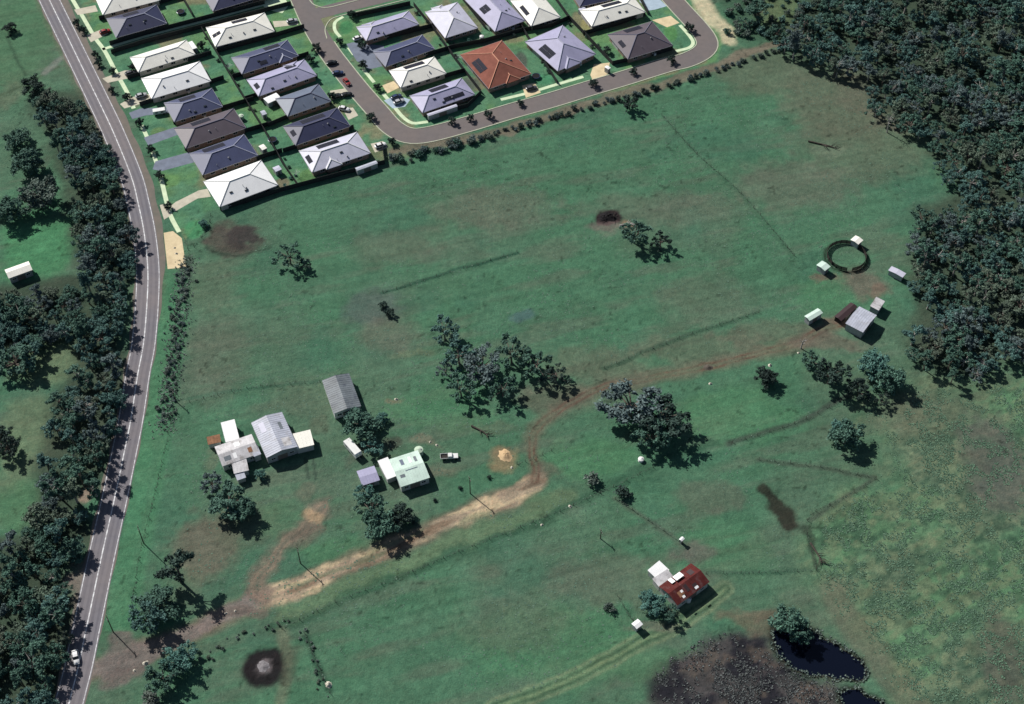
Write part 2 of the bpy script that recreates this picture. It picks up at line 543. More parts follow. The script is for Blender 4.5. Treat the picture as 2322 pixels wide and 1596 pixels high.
blend(ws * sstep(0.45, 0.65, fbm(X, Y, 6, 51)), cl(42, 43, 50))
blend(ws * sstep(0.55, 0.7, fbm(X, Y, 5, 57)) * .6, cl(104, 96, 88))
ell(1690, 1400, 75, 18, cl(116, 102, 88), .55)
ell(1740, 1425, 40, 20, cl(108, 98, 86), .5)
sd = poly_sd(wx, wy, PL([(1600, -60), (1660, 60), (1690, 90), (1790, 95), (1850, 40), (1900, -60)]))
blend((1 - sstep(-3, 3, sd)) * .8, cl(66, 94, 76))
ell(1770, 35, 60, 45, cl(110, 126, 90), .6)
# forest floor
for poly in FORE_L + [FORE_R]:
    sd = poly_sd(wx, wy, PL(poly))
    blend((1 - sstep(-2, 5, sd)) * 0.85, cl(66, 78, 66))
# housing estate: watered lawns, bare lots
sd = poly_sd(X, Y, PL(ESTATE))
we = 1 - sstep(-1.0, 0.5, sd)
blend(we, cl(92, 138, 107))
blend(we * sstep(0.45, 0.6, fbm(X, Y, 16, 61)) * .8, cl(104, 146, 97))
blend(we * sstep(0.5, 0.65, fbm(X, Y, 11, 64)) * .6, cl(80, 132, 105))
blend(we * sstep(0.6, 0.75, fbm(X, Y, 13, 67)) * .8, cl(136, 132, 106))
for a in ((605, 235, 20, 25, cl(92, 138, 96), .7), (640, 415, 18, 12, cl(130, 118, 100), .8), (700, 400, 25, 18, cl(96, 134, 84), .8), (880, 345, 60, 20, cl(112, 132, 100), .7),
          (1335, 60, 20, 22, cl(166, 158, 110), .7), (1180, 140, 16, 22, cl(84, 86, 84), .8), (1065, 190, 24, 14, cl(88, 104, 96), .8), (1100, 95, 30, 8, cl(110, 112, 100), .8),
          (610, 130, 18, 22, cl(96, 120, 104), .5), (360, 300, 20, 12, cl(104, 134, 88), .8), (385, 410, 25, 15, cl(104, 146, 92), .8), (1230, 180, 26, 12, cl(78, 146, 108), .8),
          (1520, 75, 16, 20, cl(92, 146, 88), .8), (785, 62, 16, 16, cl(70, 136, 92), .8), (440, 520, 24, 22, cl(80, 150, 104), .8)):
    ell(*a, warp=False, soft=.3) if len(a) == 6 else None
# sandy embankment along the lower street and the pale berm by the turning street
blend((1 - sstep(1.2, 3.4, seg_dist(wx, wy, PL([(890, 345), (1000, 322), (1140, 300), (1250, 262), (1400, 218), (1500, 190), (1600, 160), (1660, 130), (1760, 100)])))) * .75, cl(128, 116, 104))
blend((1 - sstep(1.5, 4.5, seg_dist(wx, wy, PL([(1580, -20), (1610, 40), (1640, 78), (1650, 92)])))) * .95, cl(206, 200, 168))
# tracks
d = seg_dist(wx * .5 + X * .5, wy * .5 + Y * .5, DIGARY)
blend((1 - sstep(2.0, 4.8, d)) * .75, cl(120, 112, 98))
al = X * .915 + Y * .404, Y * .915 - X * .404
stk = fbm(al[0], al[1] * 6, 16, 72, 4)
bare = (1 - sstep(1.7, 3.7, d + (fbm(X, Y, 6, 71) - .5) * 4.2))
east = sstep(P(560, 1380).x, P(640, 1345).x, X)
blend(bare * east * .9, cl(170, 154, 134))
blend(bare * east * sstep(.50, .62, stk) * .85, cl(214, 194, 160))
blend(bare * east * sstep(.52, .40, stk) * .0 + bare * east * (1 - sstep(.36, .46, stk)) * .7, cl(118, 100, 84))
blend((1 - sstep(1.8, 4.0, d)) * east * sstep(.55, .66, fbm(al[0], al[1] * 5, 9, 75, 3)) * .5, cl(96, 118, 92))
blend(bare * (1 - east) * .9, cl(128, 120, 116))
jn = poly_sd(wx, wy, PL([(238, 1440), (262, 1425), (330, 1460), (350, 1480), (310, 1530), (225, 1575)]))
blend((1 - sstep(-1.5, 1.0, jn + (rag - .5) * 4)) * .85, cl(116, 110, 106))
south = PL([(640, 1388), (760, 1340), (900, 1285), (1040, 1225), (1180, 1165), (1290, 1118)])
blend((1 - sstep(1.0, 4.5, seg_dist(wx, wy, south) + (rag - .5) * 2.5)) * .5, cl(116, 134, 102))
blend((1 - sstep(.8, 2.2, seg_dist(wx, wy, PL([(620, 1420), (760, 1365), (900, 1310), (1040, 1250), (1180, 1195), (1330, 1132), (1480, 1060), (1620, 1000)])))) * .6, cl(56, 92, 72))
d = seg_dist(wx * .35 + X * .65, wy * .35 + Y * .65, TRACK)
tn = fbm(X, Y, 5, 77, 3)
blend((1 - sstep(1.0, 4.2, d + (tn - .5) * 3)) * .55, cl(114, 108, 94))
blend(np.exp(-((d - .9) / .42) ** 2) * (.45 + .55 * sstep(.38, .6, tn)), cl(104, 84, 72))
blend((1 - sstep(.0, .45, d)) * .3, cl(124, 118, 98))
blend((1 - sstep(3, 8, seg_dist(wx, wy, TRACK[5:9]))) * .3, brown)
d = seg_dist(wx, wy, HOUSE_DRIVE)
blend((1 - sstep(1.2, 4.2, d + (rag - .5) * 4)) * .75, cl(122, 112, 102))
blend(np.exp(-((d - 1.0) / .5) ** 2) * (.3 + .6 * rag), cl(146, 130, 114))
for a in ((900, 905, 16, 8, cl(132, 124, 104), .6), (965, 1005, 30, 10, cl(120, 112, 98), .5), (720, 960, 26, 20, olive, .5), (690, 1120, 30, 30, cl(112, 108, 96), .45), (1010, 1060, 50, 12, cl(116, 114, 98), .4),
          (880, 1010, 24, 14, cl(70, 66, 62), .6), (800, 1040, 18, 22, cl(96, 98, 88), .5), (470, 1050, 20, 30, cl(108, 112, 96), .5), (1120, 965, 60, 14, olive, .5), (930, 800, 50, 10, cl(112, 124, 100), .5)):
    ell(*a)
ell(705, 1175, 26, 16, cl(186, 160, 128), .6)
ell(690, 1215, 40, 25, brown, .6)
for off in (-0.8, 0.9):
    d = seg_dist(X, Y, PL([(700 + off * 10, 1040), (707 + off * 10, 1085)]))
    blend((1 - sstep(.2, .7, d)) * .8, cl(62, 80, 70))
d = seg_dist(wx * .3 + X * .7, wy * .3 + Y * .7, SOUTH_TRACK)
blend((1 - sstep(.2, 3.0, d)) * .6, cl(112, 138, 104))
blend(np.exp(-((d - .95) / .4) ** 2) * .7, cl(58, 84, 66))
blend(np.exp(-((d - 2.1) / .5) ** 2) * .6, cl(126, 142, 112))
blend((1 - sstep(.1, .5, d)) * .6, cl(126, 146, 112))
# worn lines along paddock fences and stock pads
for pts, w, c, s in (([(1500, 262), (1580, 350), (1680, 440), (1800, 580)], .8, (70, 106, 84), .6), ([(1370, 835), (1480, 790), (1600, 745), (1720, 708)], .7, (62, 92, 74), .75),
                     ([(868, 664), (1020, 618), (1172, 572)], .55, (44, 82, 66), .8), ([(690, 1440), (720, 1510), (745, 1570)], .8, (48, 76, 62), .8),
                     ([(640, 1430), (650, 1500), (640, 1590)], 1.4, (118, 124, 104), .6), ([(1650, 1003), (1800, 960), (1930, 898)], .9, (66, 76, 70), .7),
                     ([(1720, 1042), (1860, 1058), (1985, 1085), (1840, 1175)], .7, (78, 92, 80), .7), ([(1395, 1132), (1470, 1180), (1540, 1235)], .7, (84, 96, 84), .6),
                     ([(1600, 1300), (1720, 1298), (1850, 1295)], .6, (62, 100, 80), .6), ([(430, 905), (560, 880), (720, 865)], .6, (60, 104, 84), .5),
                     ([(0, 215), (60, 190), (130, 150)], .6, (70, 90, 70), .6), ([(15, 80), (40, 140), (58, 170)], .5, (60, 86, 68), .7), ([(100, 165), (130, 138), (160, 120)], 1.2, (126, 134, 128), .7)):
    d = seg_dist(wx * .3 + X * .7, wy * .3 + Y * .7, PL(pts))
    blend((1 - sstep(w * .4, w * 1.8, d)) * s, cl(*c))
# bare spots and damp hollows
ell(525, 545, 62, 36, cl(84, 80, 74), .9)
ell(545, 535, 36, 20, cl(64, 62, 62), .85)
blend(np.exp(-((seg_dist(wx, wy, PL([(470, 560), (500, 578), (550, 578), (600, 555)])) - .3) / .5) ** 2) * .6, cl(50, 62, 54))
ell(1372, 495, 30, 24, cl(50, 36, 42), .95, .35)
ell(1370, 520, 40, 14, cl(124, 108, 106), .6)
ell(1415, 512, 16, 14, cl(150, 128, 106), .7)
p = P(600, 1512)
rr = np.hypot(X - p.x, Y - p.y) + (rag - .5) * 3.2
blend((1 - sstep(4.6, 6.6, rr)) * .96, cl(36, 30, 36))
blend((1 - sstep(1.6, 3.0, rr)) * .75, cl(128, 124, 126))
ell(655, 1500, 22, 50, cl(80, 84, 72), .5)
blend((1 - sstep(1.4, 3.0, seg_dist(wx, wy, PL([(1735, 1115), (1760, 1130), (1785, 1155), (1800, 1178)])) + (rag - .5) * 2.5)) * .85, cl(46, 38, 36))
blend((1 - sstep(.3, 1.6, seg_dist(wx * .4 + X * .6, wy * .4 + Y * .6, PL([(1828, 1190), (1838, 1225), (1842, 1260), (1850, 1285)])) + (rag - .5) * 1.6)) * .7, cl(48, 58, 50))
ell(1960, 640, 60, 38, cl(112, 102, 94), .7)
ell(1990, 660, 26, 18, cl(126, 106, 94), .5)
ell(1860, 628, 30, 12, cl(122, 100, 92), .7)
ell(1900, 728, 34, 14, cl(120, 106, 94), .7)
ell(1865, 778, 90, 14, brown, .6)
ell(1140, 1035, 32, 26, cl(150, 128, 100), .7)
ell(1240, 1070, 40, 14, brown, .5)
ell(1570, 1260, 50, 22, cl(104, 98, 96), .6)
ell(1480, 1420, 60, 12, cl(108, 110, 100), .6)
ell(550, 1390, 70, 12, cl(108, 98, 92), .6)
ell(175, 1320, 26, 46, cl(128, 118, 112), .85)
ell(195, 1118, 22, 20, cl(150, 138, 124), .85)
ell(2045, 290, 40, 10, cl(96, 88, 84), .5)
p = P(1918, 583)
rr = np.hypot(X - p.x, Y - p.y)
blend(np.exp(-((rr - 6.9) / .65) ** 2) * .85, cl(34, 38, 32))
blend((1 - sstep(5.4, 6.2, rr)) * .5, cl(88, 122, 98))
RING_C, RING_R = p, 6.35
# dark gravel verge by the road, green verge outside it
belt = seg_dist(wx * .6 + X * .4, wy * .6 + Y * .4, PL([(424, 590), (412, 660), (404, 740), (396, 810), (386, 880), (374, 950), (362, 1010), (345, 1100), (330, 1180), (312, 1280), (300, 1370)]))
bw = np.interp(798 - FPX * ((Y - cam.location.y) * ct - CAM_H * st) / ((Y - cam.location.y) * st + CAM_H * ct), [500, 640, 950, 1100, 1600], [.5, 1.0, .9, .35, .3])
blend((1 - sstep(1.6, 3.6, belt / bw)) * .8, cl(84, 96, 88))
blend((1 - sstep(1.6, 3.6, belt / bw)) * sstep(.5, .65, fbm(X, Y, 2.4, 141, 2)) * .7, cl(52, 62, 58))
d = seg_dist(X, Y, HUE)
rowv = 798 - FPX * ((Y - cam.location.y) * ct - CAM_H * st) / ((Y - cam.location.y) * st + CAM_H * ct)
dv = seg_dist(X, Y, offset(HUE, -8.5))
blend((1 - sstep(3.0, 6.0, dv)) * .75 * sstep(560, 660, rowv) * (rowv < 1430), cl(80, 134, 100))
blend((1 - sstep(4.6, 6.5, d + (fbm(X, Y, 4, 81) - .5) * 2)) * .4 * (1 - sstep(600, 760, rowv)), cl(112, 112, 94))
fleck = fbm(X, Y, 1.9, 91, 2)
mot = fbm(X, Y, 6.5, 96, 4)
lanes = fbm(sa[0], (Y * 0.96 - X * 0.28) * 34, 44, 131, 2)
col *= (1 + (lanes - .5) * .26)[:, None]
weeds = sstep(.74, .84, fbm(X, Y, 1.5, 133, 2)) * sstep(.42, .6, fbm(X, Y, 22, 135, 3))
col = col * (1 - weeds[:, None] * .45)
col *= (0.80 * (0.84 + 0.32 * fbm(X, Y, 2.3, 95, 3)) * (0.86 + 0.28 * mot))[:, None]
tint = sstep(.5, .68, fbm(X * .9 + Y * .25, Y * 1.6 - X * .3, 8, 99, 4))[:, None] * .22
col = col * (1 - tint) + col * np.array([[1.22, .95, .98]]) * tint
Zg = np.zeros(N_)
for poly in POND:
    sd = poly_sd(X, Y, poly)
    Zg -= 1.0 * (1 - sstep(-2.5, 1.6, sd))
    blend((1 - sstep(-.3, 1.5, sd)), cl(46, 44, 40))
sd = poly_sd(X, Y, PL([(1728, 1118), (1770, 1110), (1815, 1160), (1800, 1185), (1770, 1160)]))
Zg -= 0.6 * (1 - sstep(-2, 1, sd))
me = bpy.data.meshes.new('ground')
nx, ny = len(gx), len(gy)
me.vertices.add(N_)
me.vertices.foreach_set('co', np.stack([X, Y, Zg], 1).astype(np.float32).ravel())
ii = (np.arange(ny - 1)[:, None] * nx + np.arange(nx - 1)[None, :]).ravel()
quads = np.stack([ii, ii + 1, ii + nx + 1, ii + nx], 1).astype(np.int32)
me.loops.add(quads.size)
me.loops.foreach_set('vertex_index', quads.ravel())
me.polygons.add(len(quads))
me.polygons.foreach_set('loop_start', np.arange(0, quads.size, 4, dtype=np.int32))
me.polygons.foreach_set('loop_total', np.full(len(quads), 4, dtype=np.int32))
me.polygons.foreach_set('use_smooth', np.ones(len(quads), bool))
me.update(calc_edges=True)
att = me.color_attributes.new('soil', 'FLOAT_COLOR', 'POINT')
att.data.foreach_set('color', np.concatenate([col, np.ones((N_, 1))], 1).astype(np.float32).ravel())
m, nt, b = new_mat('grass_and_soil')
at = nt.nodes.new('ShaderNodeAttribute')
at.attribute_name = 'soil'
n1, n2 = noise(nt, 0.55, 6, rough=.7), noise(nt, 2.6, 3)
c = mix_rgb(nt, 1.0, at.outputs['Color'], mix_rgb(nt, ramp(nt, n1, .32, .68), (.74, .78, .78), (1.20, 1.16, 1.12)), 'MULTIPLY')
c = mix_rgb(nt, 1.0, c, mix_rgb(nt, ramp(nt, n2, .3, .7), (.82, .82, .82), (1.15, 1.15, 1.15)), 'MULTIPLY')
nt.links.new(c, b.inputs['Base Color'])
b.inputs['Roughness'].default_value = .95
b.inputs['Specular IOR Level'].default_value = .1
n3 = noise(nt, 1.15, 4, rough=.75)
c = mix_rgb(nt, ramp(nt, n3, .52, .68, 0, .55), c, mix_rgb(nt, 1.0, c, (1.30, 1.02, .98), 'MULTIPLY'))
c = mix_rgb(nt, ramp(nt, n3, .46, .34, 0, .5), c, mix_rgb(nt, 1.0, c, (.66, .74, .74), 'MULTIPLY'))
nt.links.new(c, b.inputs['Base Color'])
bump(nt, b, n3, .8, .30)
M['ground'] = m
me.materials.append(m)
ground = link(bpy.data.objects.new('ground', me))
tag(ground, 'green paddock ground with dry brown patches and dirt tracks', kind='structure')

for poly in POND:
    big = [(p_ - sum((Vector(q) for q in poly), Vector()) / len(poly)) * 1.12 + sum((Vector(q) for q in poly), Vector()) / len(poly) for p_ in poly]
    mb = MB()
    ring = [Vector((q.x, q.y)) for q in big]
    mb.add([(q.x, q.y, -.42) for q in ring], [tuple(range(len(ring)))] if sum(ring[i].x * ring[(i + 1) % len(ring)].y - ring[(i + 1) % len(ring)].x * ring[i].y for i in range(len(ring))) > 0 else [tuple(range(len(ring) - 1, -1, -1))])
    o = mb.build('pond_water', M['water'])
    tag(o, 'dark still water of the farm dam at the bottom', kind='structure')

# ------------------------------------------------------------------ roads and paving
def ribbon(name, line, l, r, z, mat, label=None, th=0.0):
    a, b_ = offset(line, -np.asarray(l) if hasattr(l, '__len__') else -l), offset(line, r)
    mb = MB()
    n = len(line)
    mb.add([(p_.x, p_.y, z) for p_ in a] + [(p_.x, p_.y, z) for p_ in b_], [(i, n + i, n + i + 1, i + 1) for i in range(n - 1)])
    if th:
        mb.add([(p_.x, p_.y, z) for p_ in a] + [(p_.x, p_.y, z - th) for p_ in a], [(i, i + 1, n + i + 1, n + i) for i in range(n - 1)])
        mb.add([(p_.x, p_.y, z) for p_ in b_] + [(p_.x, p_.y, z - th) for p_ in b_], [(i, n + i, n + i + 1, i + 1) for i in range(n - 1)])
    o = mb.build(name, mat)
    return tag(o, label, kind='structure')


def yov(p_):
    """photo row of a ground point, used only to say where along a road something starts"""
    Yc = p_.y - cam.location.y
    return 798 - FPX * (Yc * ct - CAM_H * st) / (Yc * st + CAM_H * ct)


rows = [yov(p_) for p_ in HUE]
shoulder = [float(np.interp(r_, [-200, 560, 640, 740, 2000], [6.4, 6.2, 5.0, 4.1, 4.1])) + .25 * math.sin(i * .7) for i, r_ in enumerate(rows)]
lsh = [float(np.interp(r_, [-200, 700, 2000], [4.3, 4.5, 4.4])) + .3 * math.sin(i * .9 + 1) for i, r_ in enumerate(rows)]
ribbon('road_shoulder', HUE, shoulder, lsh, .010, M['shoulder'], 'brown gravel shoulder along the main road')
ribbon('main_road', HUE, 3.95, 3.95, .022, M['asphalt'], 'two-lane grey asphalt main road down the left side')


M['wheelpath'] = asphalt_mat('worn_asphalt', lin(104, 102, 109), lin(118, 112, 113))
for off in (-2.6, -1.1, 1.1, 2.6):
    ribbon('wheel_path', offset(HUE, off), [.32 + .08 * math.sin(i * .37 + off) for i in range(len(HUE))], [.32 + .08 * math.sin(i * .53 - off) for i in range(len(HUE))], .026, M['wheelpath'], 'darker tyre-worn strip along the main road')


def dashes(line, off, w, name, gaps=None, label=None):
    a = offset(line, off - w / 2)
    b_ = offset(line, off + w / 2)
    mb = MB()
    for i in range(len(line) - 1):
        if gaps and (i % gaps[1]) >= gaps[0]:
            continue
        mb.add([(a[i].x, a[i].y, .030), (b_[i].x, b_[i].y, .030), (b_[i + 1].x, b_[i + 1].y, .030), (a[i + 1].x, a[i + 1].y, .030)], [(0, 1, 2, 3)])
    return tag(mb.build(name, M['paint']), label, kind='structure')


dashes(HUE, -3.6, .22, 'edge_line', label='white edge line on the east side of the main road')
dashes(HUE, 0.0, .34, 'centre_line', label='white centre line of the main road')
dashes(HUE, 3.6, .22, 'edge_line', label='white edge line on the west side of the main road')

ribbon('estate_street', LAW, 3.95, 3.95, .022, M['asphalt_warm'], 'brown-grey estate street curving round the housing blocks')
ribbon('estate_side_street', SIDE, 3.6, 3.6, .016, M['asphalt_warm'], 'short side street leaving the estate street at the top')


def kerb(line, off, i0, i1, w=.35, label='pale concrete kerb of the estate street'):
    o = offset(line, off)[i0:i1]
    ribbon('kerb', o, w / 2, w / 2, .13, M['kerb'], label, th=.14)


iS = min(range(len(LAW)), key=lambda i: (LAW[i] - Vector(P(735, 100)[:2])).length)
iU = min(range(len(LAW)), key=lambda i: (LAW[i] - Vector(P(700, 8)[:2])).length)
kerb(LAW, 4.1, 0, len(LAW))
kerb(LAW, -4.1, iS, len(LAW))
kerb(LAW, -4.1, 0, iU)
# rounded corner of the side street
kerb(spline(PL([(741, 88), (737, 66), (748, 46), (772, 36), (850, 17), (930, -3), (1000, -20)]), 1.2), 0, 0, 9999)
kerb(spline(PL([(690, -40), (703, 2), (722, 15), (745, 17), (790, 6), (850, -10)]), 1.2), 0, 0, 9999)


def path(pts, w, mat, label, z=.012, name='footpath'):
    ribbon(name, spline(PL(pts), 1.2), w / 2, w / 2, z, mat, label)


path([(140, -45), (165, 0), (187, 37), (215, 85), (237, 115), (262, 162), (292, 217), (303, 246)], 1.5, M['path'], 'pale concrete footpath beside the main road')
path([(321, 284), (333, 310)], 1.4, M['path'], 'short pale footpath piece between two driveways')
path([(346, 344), (355, 370)], 1.4, M['path'], 'short pale footpath piece before the last grey-roofed house')
path([(364, 398), (371, 430), (378, 459), (388, 492), (406, 526)], 1.5, M['path'], 'winding pale footpath leading to the concrete slab')
path([(771, 84), (759, 68), (760, 50), (778, 38)], 1.3, M['path'], 'curved pale footpath round the grassy corner at the top')
path([(790, 108), (802, 124)], 1.3, M['path'], 'short footpath piece below the corner lawn')
path([(822, 155), (848, 187)], 1.3, M['path'], 'short footpath piece before the cream-roofed house')
path([(868, 212), (892, 240), (912, 264), (935, 279), (970, 276)], 1.4, M['path'], 'pale footpath curving round the lower street corner')
path([(1135, 226), (1200, 210), (1260, 192), (1322, 174)], 1.4, M['path'], 'straight pale footpath along the lower street')
path([(1541, 57), (1560, 78), (1571, 96), (1562, 108), (1532, 116)], 1.4, M['path'], 'pale footpath round the dark-roofed corner house')
path([(232, 112), (330, 82), (460, 48), (600, 10)], 1.5, M['path'], 'narrow fenced walkway between two rows of houses')


def paved(pts, mat, label, z=.017, name='driveway'):
    pp = PL(pts)
    mb = MB()
    n = len(pp)
    area = sum(pp[i].x * pp[(i + 1) % n].y - pp[(i + 1) % n].x * pp[i].y for i in range(n))
    idx = tuple(range(n)) if area > 0 else tuple(range(n - 1, -1, -1))
    mb.add([(q.x, q.y, z) for q in pp], [idx])
    tag(mb.build(name, mat), label, kind='structure')


paved([(168, 22), (216, 12), (222, 26), (176, 34)], M['concrete'], 'beige driveway at the top of the main road')
paved([(196, 80), (232, 66), (246, 76), (206, 96)], M['concrete'], 'pale driveway of the slate-roofed house near the top')
paved([(232, 178), (282, 160), (315, 158), (318, 168), (290, 178), (244, 188)], M['concrete'], 'pale driveway of the first white-roofed house')
paved([(272, 236), (300, 220), (345, 212), (350, 226), (318, 236), (282, 246)], M['concrete'], 'pale driveway of the second white-roofed house')
paved([(292, 256), (318, 246), (376, 244), (386, 256), (330, 262), (300, 270)], M['greydrive'], 'grey driveway of the slate-blue house')
paved([(326, 312), (398, 288), (408, 304), (336, 330)], M['greydrive'], 'grey driveway of the plum-roofed house')
paved([(346, 384), (352, 366), (432, 344), (440, 368), (366, 388)], M['greydrive'], 'grey driveway of the grey-blue roofed house')
paved([(386, 468), (398, 458), (450, 432), (470, 428), (478, 446), (448, 450), (396, 480)], M['concrete'], 'beige driveway of the large white-roofed corner house')
paved([(362, 465), (376, 462), (388, 488), (372, 498)], M['concrete'], 'pale concrete crossover at the footpath', z=.019)
paved([(371, 528), (392, 524), (412, 540), (422, 606), (380, 610)], M['slab'], 'cream concrete slab beside the main road', name='concrete_slab')
paved([(785, 100), (800, 96), (870, 104), (876, 148), (835, 158), (808, 138)], M['greydrive'], 'wide slate-grey driveway facing the estate street')
paved([(866, 194), (892, 184), (906, 198), (878, 212)], M['slab'], 'cream driveway of the cream-roofed house')
paved([(870, 228), (900, 216), (930, 226), (918, 242), (890, 246)], M['bluedrive'], 'pale blue driveway below the cream-roofed house')
paved([(1346, 146), (1382, 142), (1378, 168), (1345, 186), (1338, 170)], M['slab'], 'cream driveway of the big lilac-roofed house')
paved([(1183, 194), (1212, 188), (1226, 210), (1192, 222)], M['slab'], 'beige driveway of the terracotta-roofed house')
paved([(1448, 2), (1490, -6), (1512, 14), (1484, 22), (1470, 24)], M['bluedrive'], 'pale blue driveway at the top right corner')
paved([(1478, 46), (1520, 36), (1540, 52), (1512, 62)], M['slab'], 'tan driveway of the dark-roofed corner house')
paved([(618, 48), (675, 46), (676, 56), (622, 62)], M['concrete'], 'pale concrete driveway at the top of the estate street')
paved([(580, 0), (640, -14), (655, 12), (640, 30), (606, 22)], M['path'], 'pale paved yard at the top edge')
paved([(748, 206), (785, 200), (792, 216), (752, 228)], M['concrete'], 'pale driveway of the slate house')
paved([(776, 246), (800, 244), (812, 262), (790, 272)], M['concrete'], 'pale driveway of the dark navy-roofed house')
paved([(840, 326), (868, 320), (880, 334), (850, 346)], M['concrete'], 'pale driveway at the lower street bend')

# ------------------------------------------------------------------ houses
EAVE, PITCH = 2.6, math.tan(R(20))
panel_me = None


def panel_mesh():
    global panel_me
    if panel_me is None:
        mb = MB()
        mb.box(-.48, .48, -.82, .82, .05, .09)
        o = mb.build('solar_panel', M['solar'])
        panel_me = o.data
        bpy.data.objects.remove(o)
    return panel_me


def local_frame(c4, z):
    a, b_, c, d = (P(u, v, z) for u, v in c4)
    cen = (a + b_ + c + d) / 4
    ax = ((b_ - a) + (c - d)) / 2
    ay = ((a - d) + (b_ - c)) / 2
    ang = math.atan2(ax.y, ax.x)
    ex = Vector((math.cos(ang), math.sin(ang), 0))
    ey = Vector((-ex.y, ex.x, 0))
    return cen, ang, ax.length / 2, abs(ay.dot(ey)) / 2


def hip(mb, hx, hy, z0, cx=0, cy=0, p=PITCH, gable=False):
    """hipped (or gabled) roof over a rectangle; returns hip and ridge lines"""
    if hx >= hy:
        e = hx if gable else hx - hy * .98
        r1, r2 = (cx - e, cy, z0 + hy * p), (cx + e, cy, z0 + hy * p)
    else:
        e = hy if gable else hy - hx * .98
        r1, r2 = (cx, cy - e, z0 + hx * p), (cx, cy + e, z0 + hx * p)
    A, B, Cc, D = (cx - hx, cy - hy, z0), (cx + hx, cy - hy, z0), (cx + hx, cy + hy, z0), (cx - hx, cy + hy, z0)
    lo = [(q[0], q[1], z0 - .2) for q in (A, B, Cc, D)]
    mb.add([A, B, Cc, D, r1, r2] + lo, ([(0, 1, 5, 4), (2, 3, 4, 5), (1, 2, 5), (3, 0, 4)] if hx >= hy else [(0, 1, 4), (1, 2, 5, 4), (2, 3, 5), (3, 0, 4, 5)])
           + [(6, 7, 1, 0), (7, 8, 2, 1), (8, 9, 3, 2), (9, 6, 0, 3), (9, 8, 7, 6)])
    if hx >= hy:
        return [(r1, r2)] + ([] if gable else [(A, r1), (D, r1), (B, r2), (Cc, r2)])
    return [(r1, r2)] + ([] if gable else [(A, r1), (B, r1), (Cc, r2), (D, r2)])


def wing(mb, hx, hy, side, t, w, proj, z0, p=PITCH):
    """cross hip running out over one eave"""
    z0 += .004
    out = (hy if side in 'NS' else hx) + proj
    zr = z0 + w * p
    loc = [(-w, 0, z0), (-w, out, z0), (w, out, z0), (w, 0, z0), (0, 0, zr), (0, out - w * .95, zr), (-w, out, z0 - .2), (w, out, z0 - .2), (-w, 0, z0 - .2), (w, 0, z0 - .2)]
    ang = {'N': 0, 'S': math.pi, 'E': -math.pi / 2, 'W': math.pi / 2}[side]
    c, s = math.cos(ang), math.sin(ang)
    ox_, oy_ = (t, 0) if side in 'NS' else (0, t)
    pts = [(x * c - y * s + ox_, x * s + y * c + oy_, z) for x, y, z in loc]
    mb.add(pts, [(0, 4, 5, 1), (5, 4, 3, 2), (1, 5, 2), (1, 2, 7, 6), (0, 1, 6, 8), (2, 3, 9, 7), (8, 6, 7, 9)])
    return [(pts[4], pts[5]), (pts[1], pts[5]), (pts[2], pts[5])]


SIDES = {'N': (0, 1), 'S': (0, -1), 'E': (1, 0), 'W': (-1, 0)}


def opening(parent, hx, hy, side, t, w, h, z, name, mat, frame=None):
    """window or door standing 4 cm proud of a wall face"""
    ang = {'S': 0, 'E': math.pi / 2, 'N': math.pi, 'W': -math.pi / 2}[side]
    d = (hy if side in 'NS' else hx)
    c, s = math.cos(ang), math.sin(ang)

    def bx(x0, x1, z0, z1, y0, y1):
        mb = MB()
        mb.box(x0, x1, y0, y1, z0, z1)
        mb.v = [(x * c - y * s, x * s + y * c, zz) for x, y, zz in mb.v]
        return mb
    o = bx(t - w / 2, t + w / 2, z, z + h, -d - .035, -d + .02).build(name, mat, parent)
    if frame:
        mb = MB()
        for q in (bx(t - w / 2 - .08, t + w / 2 + .08, z - .1, z, -d - .08, -d + .02), bx(t - w / 2 - .08, t + w / 2 + .08, z + h, z + h + .08, -d - .07, -d + .02),
                  bx(t - w / 2 - .08, t - w / 2, z, z + h, -d - .06, -d + .02), bx(t + w / 2, t + w / 2 + .08, z, z + h, -d - .06, -d + .02),
                  bx(t - .03, t + .03, z, z + h, -d - .055, -d + .02)):
            mb.add(q.v, q.f)
        mb.build('window_frame', frame, o)
    return o


def slope_frame(hx, hy, side, p=PITCH):
    """origin at eave middle, unit along eave, unit up-slope, slope length"""
    half = hy if side in 'NS' else hx
    return half, math.hypot(half, half * p)


def solar(parent, hx, hy, side, t, up, cols, rows_, z0=EAVE, p=PITCH, portrait=True):
    half = hy if side in 'NS' else hx
    ang = math.atan(p)
    zr = {'S': 0, 'E': math.pi / 2, 'N': math.pi, 'W': -math.pi / 2}[side]
    cz, sz = math.cos(zr), math.sin(zr)
    pw, ph = (1.0, 1.70) if portrait else (1.70, 1.0)

    def pos(a, s_, lift=.0):
        y = -half + s_ * math.cos(ang)
        z = z0 + s_ * math.sin(ang)
        x = a
        return (x * cz - y * sz, x * sz + y * cz, z + lift)
    mb = MB()
    for r_ in range(rows_):
        for q in (.3, .7):
            s_ = up + (r_ + q) * ph
            mb.tube(pos(t - cols * pw / 2, s_, .03), pos(t + cols * pw / 2, s_, .03), .03, n=4)
    arr = mb.build('solar_array', M['rail'], parent)
    for r_ in range(rows_):
        for k in range(cols):
            o = bpy.data.objects.new('solar_panel', panel_mesh())
            link(o, arr)
            o.location = pos(t + (k + .5 - cols / 2) * pw, up + (r_ + .5) * ph)
            o.rotation_euler = (ang, 0, zr)
            if not portrait:
                o.rotation_euler = (Matrix.Rotation(zr, 3, 'Z') @ Matrix.Rotation(ang, 3, 'X') @ Matrix.Rotation(math.pi / 2, 3, 'Z')).to_euler()


